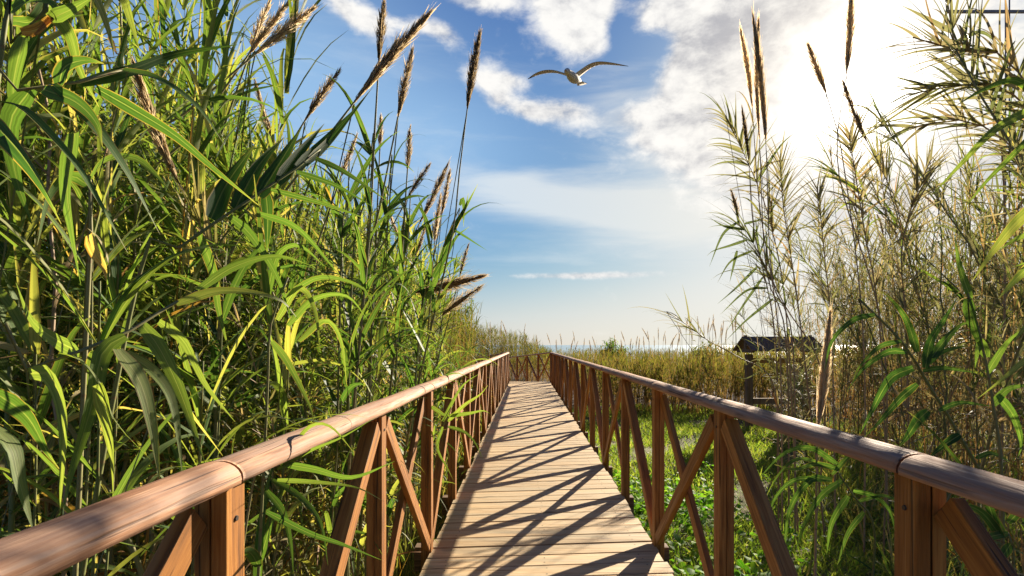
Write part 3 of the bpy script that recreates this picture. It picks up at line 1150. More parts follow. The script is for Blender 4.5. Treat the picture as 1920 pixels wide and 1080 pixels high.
# taller reeds behind the far end, left
N = 2600
Y = 9.5 + 26 * mr_.random(N)
X = -1.2 - 10 * mr_.random(N)
edge = np.interp(Y, [9, 18.6, 24, 28, 36], [-1.1, -1.2, -2.9, -5.6, -7])
edge2 = np.interp(Y, [9, 29, 31, 36], [-99, -99, 1.2, 1.5])
X = np.where(Y > 29.5, -6 + 7.5 * mr_.random(N), np.minimum(X, edge - .1 - mr_.random(N) * 2))
TL = [(700, 480), (850, 560), (880, 600), (930, 605), (970, 612), (1000, 628), (1025, 645), (1060, 652)]
H = np.array([HC + (647 - interp(987 + x / y * 1000, TL)) * y / 1000 + .38 for x, y in zip(X, Y)]) * mr_.uniform(.8, 1.02, N)
mass('tall_reed_bed', X, Y, np.maximum(H, .8), 17, (.25, .5), (.018, .034), .32, .16, M_BED, 'taller yellow green reeds rising beyond the far end of the left railing', n=4, r=mr_, stemw=.018, q0=.2, cat='reed bed')

# ---- plume stalks of the far reed bed, one by one
PV = []
for i in range(5):
    s_, p_ = G(), G()
    b = np.array([.0, 0, 1.9])
    s_.tube(np.stack([np.zeros(3), [0.01, 0, 1.0], b]), [.012, .009, .006], 6, np.array([.5, .5, .5, 1]))
    plume(p_, b, (vr.normal(0, .12), vr.normal(0, .12), 1), .62, .045, 90, .25, r=vr)
    PV.append((s_.mesh('stem', M_DRYSTEM), p_.mesh('plume', M_PLUME)))
FAR = [(1034, 622), (1056, 624), (1066, 633), (1081, 620), (1108, 637), (1119, 629), (1157, 627), (1178, 617), (1192, 629), (1197, 633),
       (1216, 619), (1222, 611), (1236, 613), (1240, 618), (1256, 622), (1267, 624), (1275, 620), (1281, 600), (1288, 588), (1291, 597),
       (1299, 594), (1307, 593), (1315, 608), (1327, 596), (1330, 594), (1337, 590), (1342, 602), (1358, 607), (1363, 612), (1371, 588),
       (1379, 580), (1384, 590), (1389, 598), (1395, 606), (1350, 600), (1322, 612), (1247, 628), (1206, 630), (1140, 632), (1094, 634),
       (940, 600), (957, 600), (985, 606), (1010, 628), (918, 602), (1045, 636), (1072, 638), (1165, 636), (1185, 634), (1230, 630), (1262, 634), (1303, 612)]
for px, py in FAR:
    z = vr.uniform(17, 30)
    p = at(px, py, z)
    base = float(gz(p[0], p[1]))
    v = PV[vr.integers(5)]
    o = thing('plume_stalk', (p[0], p[1], base), 'thin reed stalk with dark plume rising above the far reed bed against pale sky', 'reed',
              'plume stalks over the far reed bed')
    s = (p[2] - base) / 2.5
    o.scale = (1, 1, s)
    o.rotation_euler = (vr.normal(0, .04), vr.normal(0, .04), vr.random() * 6.28)
    link('stem', v[0], o)
    link('plume', v[1], o)

exec_hero = True
# ---- hero reeds, each with its own shape
hr = np.random.default_rng(77)


def hero(label, stem, lv, plm=None, auto=0, kind='green', sw=.009, base=None, cat='reed', name='giant_reed', autoL=(.35, .6), autoW=(.025, .045),
         adroop=(.5, 2.0), tmean=.3, whorl=0, wq=.74, fan=0, fanL=.5, fanW=.02, fq=.8, fdroop=.5):
    """stem: [(px,py,z)...] from low to high. lv: leaves as (points, width, tint, roll). plm: ((px,py,z) tip, radius, count, tint)"""
    S = [at(*p) for p in stem]
    if base is None:
        d = S[0] - S[min(1, len(S) - 1)]
        bx, by = S[0][0] + np.clip(d[0], -.3, .3), S[0][1] + .05
    else:
        bx, by = base
    b = np.array([bx, by, float(gz(bx, by)) - .03])
    root = thing(name, b, label, cat)
    P = spline([b] + S, 26)
    st, fo = G(), G()
    st.tube(P - b, np.linspace(sw, sw * .4, 26), 7, np.array([.35 if kind == 'green' else .7, .5, .5, 1]))
    for pts, w, ti, *ro in lv:
        leaf_path(fo, [at(*p) - b for p in pts], w * (.92 if bx < -.9 and S[0][1] < 1.4 else .84), ti + (.13 if bx < -.9 and S[0][1] < 1.1 else 0), ro[0] if ro else hr.normal(0, .3), twist=hr.normal(0, .35), r=hr,  # lowest left reed: raised tint puts sunlight into the blade colour
                  face=((np.array([-1.4, -1.2, 1.3]) if hr.random() < .7 else np.array([1.5, .4, 2.2])) if bx < -.9 and S[0][1] < 1.4 else np.array([0, 0, HC])) - b)
    T = nrm(np.gradient(P, axis=0))
    if auto:
        q = np.sort(hr.uniform(.25, 1.0, auto))
        i = (q * 25).astype(int)
        ph = hr.random() * 6.28 + np.pi * (np.arange(auto) % 2) + hr.normal(0, .5, auto)
        hx = np.stack([np.cos(ph), np.sin(ph), np.zeros(auto)], 1)
        an = np.clip(hr.normal(.85, .2, auto) - .4 * q ** 2, .2, 1.3)
        leaves(fo, P[i] - b, T[i] * np.cos(an)[:, None] + hx * np.sin(an)[:, None], hr.uniform(*autoL, auto), hr.uniform(*autoW, auto),
               hr.uniform(*adroop, auto), np.clip(hr.normal(tmean, .12, auto) + (q < .45) * hr.random(auto) * .4, 0, 1), n=10, r=hr)
    if whorl:
        q = hr.uniform(wq, 1.0, whorl)
        i = np.minimum((q * 25).astype(int), 25)
        ph = hr.random(whorl) * 6.28
        hx = np.stack([np.cos(ph), np.sin(ph), hr.normal(0, .2, whorl)], 1)
        leaves(fo, P[i] - b, T[i] * .8 + hx * hr.uniform(.3, .8, whorl)[:, None], hr.uniform(.28, .6, whorl) * max(1, stem[-1][2] / 6), hr.uniform(.012, .024, whorl) * max(1, stem[-1][2] / 6),
               hr.uniform(.2, 1.3, whorl), np.clip(hr.normal(tmean + .08, .14, whorl), 0, 1), n=8, r=hr)
    if fan:
        q = np.linspace(fq, 1.0, fan)
        i = np.minimum((q * 25).astype(int), 25)
        Pi = np.stack([np.interp(q * 25, np.arange(26), P[:, c]) for c in range(3)], 1)
        Ti = T[i]
        sd = nrm(np.cross(Ti, nrm(Pi - [0, 0, HC]))) * np.where(np.arange(fan) % 2, 1, -1)[:, None]
        f = (q - fq) / (1 - fq)
        an = (1.05 - .75 * f) * hr.uniform(.75, 1.2, fan)
        D = Ti * np.cos(an)[:, None] + nrm(sd + hr.normal(0, .28, (fan, 3))) * np.sin(an)[:, None]
        leaves(fo, Pi - b, D, fanL * hr.uniform(.75, 1.15, fan) * (1 - .3 * f), fanW * hr.uniform(.7, 1.2, fan), fdroop * hr.uniform(.3, 1.6, fan),
               np.clip(hr.normal(tmean + .05, .12, fan), 0, 1), n=9, roll=.8, r=hr)
    link('stem', st.mesh('stem', M_STEM if kind == 'green' else M_DRYSTEM), root)
    if fo.k:
        link('foliage', fo.mesh('foliage', M_FAN if fan or (kind == 'feather' and bx > 0) else (M_LEAF if kind != 'dry' else M_DRYLEAF)), root)
    if plm:
        tip, rad, cnt, ti = plm
        tipw = at(*tip)
        pg = G()
        d = tipw - S[-1]
        plume(pg, S[-1] - b, d, np.linalg.norm(d), rad, cnt, ti, nod=.05, r=hr)
        link('plume', pg.mesh('plume', M_PLUME), root)
    return root


def L2(z, pts):
    """leaf points given with one distance (or start and end distance)"""
    if isinstance(z, tuple):
        k = len(pts) - 1
        return [(x, y, z[0] + (z[1] - z[0]) * i / k) for i, (x, y) in enumerate(pts)]
    return [(x, y, z) for x, y in pts]


# big drooping blades at the lower left
hero('leaning reed at lower left whose long blades droop over the handrail',
     [(-60, 720, 1.02), (53, 694, 1.06), (151, 658, 1.12), (228, 629, 1.18), (285, 593, 1.25), (370, 545, 1.35)],
     [(L2((1.06, 1.0), [(55, 700), (95, 706), (120, 790), (112, 965)]), .042, .36),
      (L2((1.16, 1.05), [(235, 630), (192, 662), (172, 760), (130, 900), (118, 965)]), .040, .25),
      (L2((1.1, 1.08), [(105, 668), (140, 670), (185, 720), (215, 790), (285, 865)]), .030, .35),
      (L2((1.15, 1.1), [(220, 655), (262, 715), (285, 800), (300, 905)]), .044, .42),
      (L2((1.2, 1.15), [(235, 660), (290, 700), (325, 760), (342, 890)]), .034, .40),
      (L2((1.25, 1.2), [(265, 608), (300, 655), (340, 740), (385, 872)]), .040, .30),
      (L2((1.3, 1.22), [(298, 603), (345, 640), (385, 720), (440, 790)]), .028, .36),
      (L2((1.1, 1.08), [(185, 720), (200, 780), (212, 860), (212, 935)]), .052, .40),
      (L2((1.0, .98), [(-15, 800), (20, 840), (35, 900), (62, 995)]), .044, .38),
      (L2((1.05, 1.1), [(-10, 735), (50, 780), (90, 850), (112, 880)]), .046, .12),
      (L2((1.25, 1.22), [(315, 690), (350, 760), (418, 855)]), .020, .55),
      (L2((1.12, 1.3), [(150, 660), (110, 640), (60, 600), (30, 530)]), .045, .3),
      (L2((1.3, 1.5), [(330, 570), (420, 545), (520, 560), (560, 600)]), .03, .4),
      (L2((1.35, 1.5), [(370, 545), (440, 500), (520, 480), (590, 500)]), .028, .25)],
     sw=.008, base=(-1.25, .9))
# upper left fan
hero('reed at upper left with a long dark blade pointing right across the sky',
     [(-80, 190, 1.2), (0, 172, 1.2), (100, 165, 1.25), (190, 142, 1.3), (240, 128, 1.35)],
     [(L2((1.3, 1.5), [(150, 155), (250, 128), (330, 100), (445, 84)]), .048, .12, .9),
      (L2(1.25, [(110, 160), (122, 125), (160, 113), (195, 119)]), .045, .2),
      (L2((1.22, 1.15), [(82, 168), (140, 190), (180, 230), (192, 275)]), .046, .22),
      (L2((1.3, 1.35), [(180, 165), (250, 205), (330, 255), (400, 315), (485, 385)]), .038, .15),
      (L2((1.15, 1.1), [(-20, 190), (40, 202), (110, 270), (160, 335), (240, 475)]), .040, .3),
      (L2((1.1, 1.05), [(-20, 220), (40, 290), (80, 350), (115, 420)]), .058, .08),
      (L2((1.2, 1.1), [(140, 250), (126, 350), (135, 430), (152, 535)]), .055, .42),
      (L2((1.3, 1.3), [(230, 130), (300, 150), (370, 200), (420, 270)]), .04, .3),
      (L2((1.25, 1.25), [(60, 165), (20, 230), (30, 330), (60, 420)]), .05, .35),
      (L2((1.2, 1.3), [(100, 160), (160, 215), (230, 310), (300, 440)]), .042, .33)],
     sw=.008, base=(-1.35, .95))
hero('topmost reed at the upper left corner with a broken brown node',
     [(0, 115, 1.3), (20, 80, 1.3), (80, 42, 1.32), (92, -60, 1.35)],
     [(L2(1.3, [(95, 35), (137, 16), (185, -12)]), .036, .4), (L2(1.35, [(165, -30), (190, 20), (208, 75), (214, 108)]), .026, .66),
      (L2(1.4, [(228, -20), (247, 45), (262, 95)]), .026, .55), (L2(1.3, [(20, 20), (60, 0), (100, 10), (105, 40)]), .06, .3),
      (L2(1.3, [(45, 70), (30, 130), (25, 180), (40, 250)]), .05, .38), (L2(1.3, [(40, 60), (70, 55), (100, 30), (60, 70)]), .03, .93),
      (L2(1.35, [(85, 10), (130, 60), (150, 130), (185, 200)]), .045, .42), (L2(1.4, [(90, 0), (60, 40), (20, 40), (-20, 60)]), .05, .3),
      (L2(1.5, [(205, 70), (218, 100), (228, 98)]), .02, .9)], sw=.011, base=(-1.5, 1.2))
# dark fan at mid left
hero('leaning reed at mid left with a fan of dark upright blades',
     [(250, 560, 1.45), (330, 470, 1.5), (430, 400, 1.6), (500, 352, 1.68), (560, 312, 1.75), (600, 280, 1.8)],
     [(L2((1.58, 1.7), [(395, 410), (425, 345), (480, 268)]), .075, .04, .3),
      (L2((1.62, 1.75), [(440, 392), (485, 310), (532, 258)]), .070, .02, .3),
      (L2((1.66, 1.8), [(485, 368), (525, 305), (566, 238)]), .066, .06, .2),
      (L2((1.7, 1.85), [(520, 344), (560, 288), (608, 232)]), .058, .04, .3),
      (L2((1.74, 1.95), [(552, 318), (605, 268), (672, 198)]), .046, .08, .3),
      (L2((1.76, 2.0), [(572, 308), (625, 255), (700, 162)]), .036, .14, .2),
      (L2((1.76, 1.9), [(592, 297), (650, 325), (728, 378)]), .028, .14),
      (L2((1.72, 1.85), [(556, 322), (630, 348), (700, 388)]), .024, .2),
      (L2((1.68, 1.8), [(508, 355), (610, 383), (692, 412)]), .024, .22),
      (L2((1.64, 1.7), [(485, 400), (560, 430), (640, 520)]), .028, .3),
      (L2((1.6, 1.6), [(430, 405), (470, 440), (520, 520), (545, 600)]), .034, .34),
      (L2((1.55, 1.5), [(375, 440), (400, 510), (410, 580), (430, 660)]), .04, .36),
      (L2((1.7, 1.72), [(498, 360), (502, 410), (500, 480)]), .05, .08)],
     sw=.009, base=(-1.3, 1.3))
hero('dry curled orange leaf hanging on a reed at the left',
     [(165, 560, 1.35), (170, 450, 1.35), (168, 330, 1.35)],
     [(L2(1.33, [(168, 440), (178, 470), (195, 500), (200, 528)]), .05, .90, .2), (L2(1.3, [(168, 430), (190, 450), (205, 490), (206, 530)]), .035, .8, 1.0),
      (L2(1.35, [(168, 340), (200, 300), (260, 300), (320, 360)]), .04, .4), (L2(1.35, [(168, 350), (130, 330), (90, 370), (70, 460)]), .04, .35)], sw=.009, base=(-1.2, 1.35))
for (lab, pts) in [
    ('bright arching blade cluster above the left handrail near its second post',
     [([(560, 640), (610, 600), (640, 640), (650, 720)], .03, .45), ([(540, 610), (590, 560), (650, 555), (690, 600)], .026, .4),
      ([(520, 600), (560, 540), (590, 580), (600, 660)], .03, .5), ([(530, 560), (600, 520), (680, 540), (700, 590)], .024, .36),
      ([(510, 640), (540, 680), (580, 760), (590, 800)], .03, .4), ([(500, 560), (520, 480), (560, 460), (610, 500)], .03, .33)]),
]:
    hero(lab, [(500, 760, 1.75), (505, 620, 1.75), (540, 520, 1.75)], [(L2((1.7, 1.62), p), w, t_) for p, w, t_ in pts], sw=.008, base=(-.98, 1.85), auto=6)
hero('reed poking narrow blades through the left railing above its second post',
     [(470, 930, 1.5), (520, 880, 1.5), (560, 830, 1.5)],
     [(L2((1.5, 1.45), [(520, 880), (580, 845), (640, 820), (705, 782)]), .016, .45), (L2((1.5, 1.42), [(530, 870), (590, 880), (660, 895), (740, 865)]), .026, .36),
      (L2((1.5, 1.4), [(520, 900), (600, 905), (670, 915), (720, 940)]), .018, .5), (L2((1.5, 1.45), [(500, 960), (580, 1000), (640, 1020), (715, 1050)]), .024, .2),
      (L2((1.5, 1.5), [(510, 900), (560, 930), (600, 980), (615, 1060)]), .024, .3), (L2((1.5, 1.45), [(540, 850), (580, 800), (620, 800), (665, 850)]), .016, .5),
      (L2((1.5, 1.5), [(500, 920), (530, 960), (545, 1020), (550, 1080)]), .026, .25)], sw=.006, base=(-.95, 1.5))
hero('bright green reed shoot leaning through the left railing above the deck',
     [(800, 860, 3.6), (830, 800, 3.55), (850, 760, 3.5)],
     [(L2((3.5, 3.4), [(840, 790), (870, 760), (900, 740), (915, 722)]), .036, .5), (L2((3.5, 3.4), [(840, 780), (880, 775), (905, 770), (918, 775)]), .036, .45),
      (L2((3.5, 3.4), [(830, 790), (850, 750), (870, 720), (900, 700)]), .034, .45), (L2((3.5, 3.45), [(835, 780), (800, 760), (770, 770), (745, 800)]), .034, .4),
      (L2((3.5, 3.45), [(840, 800), (870, 810), (890, 830), (905, 860)]), .034, .4), (L2((3.5, 3.45), [(830, 800), (820, 840), (840, 880), (850, 900)]), .03, .4)],
     sw=.006, base=(-.92, 3.7), auto=8, autoL=(.2, .35), autoW=(.015, .025), tmean=.42)

for i, yy in enumerate((2.5, 3.0, 4.6, 5.3, 6.1, 7.0, 8.2, 9.6)):
    bx = -.95 - .05 * hr.random()
    tipx = bx + .22
    hz = hr.uniform(1.0, 1.5)
    px_ = lambda x, y, h: (987 + x / y * 1000, 647 - (h - HC) / y * 1000, y)
    o = hero('x', [px_(bx + .06, yy, .5), px_(bx + .14, yy - .1, hz * .8), px_(tipx, yy - .2, hz)], [], None, auto=15, autoL=(.35, .6), autoW=(.018, .034),
             adroop=(1.2, 3.2), base=(bx, yy), sw=.006, tmean=.36)
    o['label'] = 'short reed whose blades spill over the left handrail in the middle distance'
    o['group'] = 'short reeds spilling over the left rail'
for bx, yy, hz in ((-1.12, 1.3, 1.5), (-1.3, 1.5, 1.8), (-1.5, 1.55, 1.4), (-1.12, 1.7, 1.3), (-1.42, 1.75, 1.7), (-1.2, 1.95, 1.6), (-1.05, 2.15, 1.4), (-1.6, 1.4, 1.9)):
    px_ = lambda x, y, h: (987 + x / y * 1000, 647 - (h - HC) / y * 1000, y)
    o = hero('x', [px_(bx + .02, yy, .3), px_(bx + .07, yy, hz * .6), px_(bx + .12, yy - .05, hz)], [], None, auto=20, autoL=(.35, .6), autoW=(.018, .034),
             adroop=(1.0, 3.0), base=(bx, yy), sw=.006, tmean=.46)
    o['label'] = 'short leafy reed filling the lower left behind the near end of the handrail'
    o['group'] = 'short reeds behind the near left rail'
# plumed reeds against the sky, left
PL = [
    ('feathery plume farthest left of three pale plumes at the top of the frame', (470, 95), (505, -5), 2.6, .034, 300, .75),
    ('middle pale plume of the three at the top left edge of the sky', (468, 100), (545, -8), 2.5, .034, 320, .72),
    ('lowest pale plume of the three leaning right at the top left', (478, 102), (590, 8), 2.4, .034, 340, .70),
    ('short shaggy brown plume alone left of the big leaning plume', (572, 226), (634, 126), 2.7, .038, 320, .42),
    ('biggest golden plume leaning far to the right across the upright ones', (664, 192), (803, 12), 2.3, .040, 620, .50),
    ('upright dark plume crossed by the big leaning golden plume', (710, 118), (717, -8), 2.7, .036, 420, .32),
    ('slim upright plume right of the big leaning golden plume', (746, 220), (772, 90), 2.8, .030, 380, .40),
    ('tall lone dark plume on a long bare stalk clear of the thicket', (876, 205), (894, 60), 3.6, .042, 620, .22),
    ('small plume below the slim upright plume', (764, 318), (769, 236), 3.3, .036, 260, .36),
    ('small pale plume half hidden under the crossed plumes', (712, 285), (715, 210), 3.4, .034, 240, .5),
    ('short plume leaning right below the lone dark plume', (764, 372), (802, 302), 3.9, .034, 220, .34),
    ('long thin reddish plume leaning right left of the lone stalk', (786, 420), (845, 306), 4.1, .034, 300, .36),
    ('narrow plume standing just left of the lone bare stalk', (828, 404), (844, 318), 4.3, .036, 260, .40),
    ('pale upright plume among leaves left of the lone bare stalk', (815, 455), (822, 360), 4.4, .04, 260, .5),
    ('low brown plume buried in leaves under the reddish plume', (780, 478), (804, 420), 4.6, .034, 220, .42),
    ('small dark plume low beside the sky at the thicket edge', (862, 518), (878, 455), 5.2, .034, 220, .2),
    ('hidden grey plume low in the leaves of the left thicket', (640, 330), (668, 250), 3.0, .03, 220, .45),
]
for lab, b, tp, z, rad, cnt, ti in PL:
    bw, tw = at(*b, z), at(*tp, z)
    d = nrm(tw - bw)
    ctrl = bw - d * .9
    drop = bw - d * .45
    # back into pixels is not needed: build the stem from world points
    bx, by = ctrl[0] - .15 * (1 if b[0] > 600 else .5), z + .1
    bx = min(bx, -1.0)
    base_ = np.array([bx, by, float(gz(bx, by)) - .03])
    root = thing('giant_reed', base_, lab, 'reed', 'plumed reeds against the sky on the left')
    mid = np.array([bx * .6 + ctrl[0] * .4, z + .06, (base_[2] + ctrl[2]) / 2])
    P = spline([base_, mid, ctrl, drop, bw], 26)
    st, fo, pg = G(), G(), G()
    st.tube(P - base_, np.linspace(.010, .0042, 26), 7, np.array([.5, .5, .5, 1]))
    dense = 630 < b[0] < 800
    k = 16 if dense else 9
    q = np.sort(hr.uniform(.3, .80 if dense else .66, k))
    i = (q * 25).astype(int)
    T = nrm(np.gradient(P, axis=0))
    ph = hr.random() * 6.28 + np.pi * (np.arange(k) % 2) + hr.normal(0, .5, k)
    hx = np.stack([np.cos(ph), np.sin(ph), np.zeros(k)], 1)
    an = np.clip(hr.normal(.7, .2, k), .2, 1.3)
    leaves(fo, P[i] - base_, T[i] * np.cos(an)[:, None] + hx * np.sin(an)[:, None], hr.uniform(.35, .6, k), hr.uniform(.022, .04, k),
           hr.uniform(.5, 2.6, k), np.clip(hr.normal(.18, .12, k), 0, 1), n=10, r=hr)
    plume(pg, bw - base_, d, float(np.linalg.norm(tw - bw)), rad, cnt, ti, nod=hr.uniform(.02, .10), r=hr)
    link('stem', st.mesh('stem', M_STEM), root)
    link('foliage', fo.mesh('foliage', M_LEAF), root)
    link('plume', pg.mesh('plume', M_PLUME), root)
# leafy green pointed shoot under the lone stalk
hero('dark leaf shoot slanting up right beneath the lone bare plume stalk',
     [(790, 590, 3.9), (815, 520, 3.85), (840, 440, 3.8), (862, 390, 3.75)],
     [(L2((3.8, 3.7), [(825, 490), (850, 430), (875, 385), (896, 345)]), .06, .08, .2), (L2((3.8, 3.7), [(835, 460), (855, 420), (872, 390), (878, 362)]), .06, .1, .3),
      (L2((3.8, 3.75), [(812, 520), (835, 480), (855, 445), (880, 425)]), .06, .12), (L2((3.8, 3.75), [(862, 385), (868, 372), (870, 395), (869, 425)]), .04, .12),
      (L2((3.8, 3.7), [(850, 430), (875, 445), (895, 458), (914, 470)]), .022, .1), (L2((3.8, 3.75), [(800, 560), (820, 520), (845, 490), (870, 480)]), .05, .35)],
     auto=10, base=(-.98, 4.1), tmean=.25)
for i, (x0, y0, x1, y1, z) in enumerate(((660, 520, 700, 250, 2.9), (700, 540, 735, 290, 3.1), (640, 480, 655, 300, 2.8), (750, 560, 770, 360, 3.5), (790, 580, 812, 420, 4.0))):
    o = hero('x', [(x0, y0, z), ((x0 + x1) / 2 + 4, (y0 + y1) / 2, z), (x1, y1, z)], [], None, auto=26, autoL=(.3, .5), autoW=(.028, .046), adroop=(.8, 3.0),
             base=(min(at(x0, y0, z)[0] - .1, -.98), z + .15), tmean=.12)
    o['label'] = 'dark leafy reed clustered among the bare plume stems on the left skyline'
    o['group'] = 'dark leafy reeds among the plume stems'
# loose drooping plumes over the far sky
hero('loose feathery plume arching right low over the far sky', [(700, 600, 4.0), (745, 566, 4.0), (780, 548, 4.0)], [], ((915, 520, 4.0), .10, 420, .30), auto=4, base=(-1.3, 4.2), kind='dry')
hero('second loose brown plume arching right beneath the first', [(790, 640, 4.4), (815, 605, 4.4), (830, 590, 4.4)], [], ((905, 530, 4.4), .07, 300, .28), auto=4, base=(-1.0, 4.6), kind='dry')

# right-hand heroes
hero('leaning reed with an orange bud at its tip left of the right stand',
     [(1545, 720, 4.8), (1470, 570, 4.8), (1420, 470, 4.8), (1385, 410, 4.8)], 
     [(L2(4.8, p), .034, .12) for p in ([(1395, 430), (1360, 425), (1330, 408)], [(1400, 450), (1370, 460), (1338, 470), (1325, 480)], [(1410, 470), (1370, 490), (1345, 530)],
                                         [(1420, 500), (1380, 540), (1345, 570)], [(1430, 520), (1395, 570), (1360, 625)], [(1385, 420), (1375, 380), (1352, 365)],
                                         [(1440, 540), (1400, 545), (1350, 590)], [(1395, 420), (1430, 410), (1450, 390)], [(1385, 415), (1355, 440), (1330, 500)],
                                         [(1382, 470), (1375, 500), (1368, 530)], [(1450, 560), (1400, 600), (1360, 640)])],
     ((1373, 352, 4.8), .05, 160, .2), auto=10, whorl=60, base=(2.7, 5.0), kind='feather', autoW=(.015, .028), tmean=.2)
hero('reed with the highest round fan of narrow leaves left of the sun',
     [(1475, 600, 4.8), (1445, 420, 4.8), (1405, 310, 4.8), (1362, 222, 4.8)], [], None, auto=5, whorl=40, wq=.6, fan=46, fanL=.42, fanW=.022, fq=.80, fdroop=.9,
     base=(2.5, 4.9), kind='feather', tmean=.42)
hero('reed with a pale fan of narrow leaves just right of the highest rim fan',
     [(1500, 600, 4.7), (1478, 450, 4.7), (1468, 380, 4.7), (1462, 300, 4.7)], [], None, auto=5, whorl=40, wq=.6, fan=46, fanL=.40, fanW=.020, fq=.80,
     base=(2.7, 4.8), kind='feather', tmean=.58)
hero('reed with a washed out feathery crown straight below the sun glow',
     [(1650, 620, 4.6), (1622, 440, 4.6), (1606, 340, 4.6), (1592, 250, 4.6)], [], None, auto=6, whorl=40, wq=.6, fan=50, fanL=.36, fanW=.024, fq=.80,
     base=(3.2, 4.7), kind='feather', tmean=.62)
hero('reed with a low pale crown between the two tall right crowns',
     [(1560, 640, 4.9), (1548, 500, 4.9), (1538, 400, 4.9), (1532, 350, 4.9)], [], None, auto=8, whorl=50, wq=.6, fan=36, fanL=.36, fq=.82, base=(2.9, 5.0), kind='feather', tmean=.6)
hero('feathery reed leaning right with a pale crown right of the sun',
     [(1700, 640, 4.2), (1690, 480, 4.2), (1712, 380, 4.2), (1745, 300, 4.2)], [], None, auto=8, whorl=60, wq=.5, fan=36, fanL=.4, fq=.8, base=(3.1, 4.3), kind='feather', tmean=.58)
RP_ = [('leftmost of the three slender pale plumes left of the sun', (1411, 205), (1396, 46), 4.7, .034, 420, .95),
       ('middle of the three slender pale plumes left of the sun', (1424, 262), (1410, 36), 4.6, .034, 480, .85),
       ('rightmost darker one of the three slender plumes left of the sun', (1436, 265), (1423, 26), 4.5, .034, 480, .7),
       ('short tilted plume touching the sun glow on its left', (1549, 175), (1514, 80), 4.2, .050, 520, .8),
       ('upright plume above the sun cut by the top of the frame', (1587, 138), (1603, -25), 4.2, .045, 560, .8),
       ('brown spike plume beside the highest rim fan', (1404, 300), (1393, 198), 4.7, .028, 260, .2)]
for lab, b, tp, z, rad, cnt, ti in RP_:
    px0 = b[0] + (30 if b[0] < 1500 else 50)
    dx, dy = b[0] - tp[0], b[1] - tp[1]
    low = (b[0] + dx * .9, b[1] + dy * .9 + 40, z)
    hero(lab, [(px0 + 20, 640, z), low, (b[0], b[1], z)], [], ((tp[0], tp[1], z), rad, cnt, ti), auto=6, kind='dry', sw=.008, autoW=(.012, .024), tmean=.5,
         base=(at(px0 + 20, 640, z)[0] + .1, z + .15))
hero('thick hairy tan plume hanging upright behind the right handrail',
     [(1532, 850, 2.7), (1534, 800, 2.7)], [], ((1562, 585, 2.7), .034, 1200, 1.0), base=(1.48, 2.75), kind='dry')
hero('reed with blue grey blades spreading from a dark node right of the hanging plume',
     [(1860, 960, 2.3), (1800, 820, 2.3), (1740, 720, 2.3), (1690, 640, 2.3), (1610, 560, 2.35)],
     [(L2(2.25, p), w, t_) for p, w, t_ in [
         ([(1735, 690), (1745, 640), (1770, 600), (1795, 558)], .045, .1), ([(1740, 680), (1770, 640), (1800, 610), (1822, 604)], .05, .25),
         ([(1720, 660), (1700, 600), (1670, 560), (1648, 545)], .045, .12), ([(1712, 690), (1670, 710), (1635, 770), (1612, 815)], .05, .08),
         ([(1720, 720), (1690, 745), (1650, 790), (1620, 820)], .045, .1), ([(1740, 770), (1720, 790), (1700, 820), (1682, 842)], .06, .06),
         ([(1745, 670), (1780, 655), (1820, 648)], .03, .15), ([(1730, 695), (1770, 690), (1835, 700)], .028, .12),
         ([(1760, 770), (1800, 755), (1860, 762)], .028, .14), ([(1700, 660), (1665, 660), (1620, 690), (1590, 730)], .034, .1),
         ([(1690, 640), (1650, 650), (1610, 690), (1598, 720)], .03, .1), ([(1800, 815), (1770, 835), (1740, 860)], .05, .08),
         ([(1830, 860), (1860, 850), (1900, 870)], .03, .1), ([(1640, 590), (1600, 600), (1560, 640), (1545, 700)], .03, .12)]],
     sw=.011, base=(2.15, 2.2))
hero('upright green reed with folded blades left of the bright edge blades',
     [(1880, 940, 2.2), (1862, 760, 2.2), (1840, 640, 2.2), (1815, 550, 2.2)],
     [(L2(2.2, p), w, t_) for p, w, t_ in [
         ([(1815, 560), (1822, 600), (1835, 640), (1850, 670)], .06, .3), ([(1850, 670), (1840, 640), (1832, 660), (1828, 690)], .05, .4),
         ([(1870, 740), (1900, 780), (1915, 830), (1908, 860)], .045, .3), ([(1862, 760), (1890, 730), (1940, 720)], .04, .35),
         ([(1850, 700), (1890, 640), (1930, 610)], .04, .4), ([(1820, 560), (1800, 500), (1790, 440)], .035, .4)]], sw=.01, base=(2.0, 2.25))
hero('reed at the right edge with broad bright yellow green blades pointing down left',
     [(2060, 760, 1.5), (2030, 500, 1.5), (2000, 340, 1.5)],
     [(L2((1.5, 1.4), [(2010, 350), (1925, 400), (1870, 460), (1822, 528)]), .055, .55), (L2((1.5, 1.42), [(2030, 430), (1930, 500), (1890, 540), (1872, 560)]), .055, .5),
      (L2((1.5, 1.42), [(2050, 600), (1930, 670), (1880, 710), (1832, 748)]), .036, .56), (L2((1.5, 1.45), [(2030, 560), (1940, 600), (1900, 640)]), .05, .5),
      (L2((1.5, 1.5), [(2020, 450), (1930, 440), (1870, 470)]), .04, .45), (L2((1.5, 1.5), [(2030, 520), (1950, 490), (1900, 500)]), .03, .4)], sw=.011, base=(1.75, 1.5))
hero('reed at the right edge with one long dark arching blade under the top crown',
     [(2020, 500, 2.1), (1980, 300, 2.1), (1950, 200, 2.1)],
     [(L2((2.1, 2.1), [(1960, 195), (1870, 240), (1800, 310), (1742, 372)]), .046, .42), (L2((2.1, 2.1), [(1950, 180), (1900, 150), (1840, 170), (1790, 200)]), .04, .3),
      (L2(2.1, [(1960, 230), (1890, 300), (1850, 340), (1800, 400)]), .034, .3)], base=(2.1, 2.15), auto=6, autoW=(.02, .035))
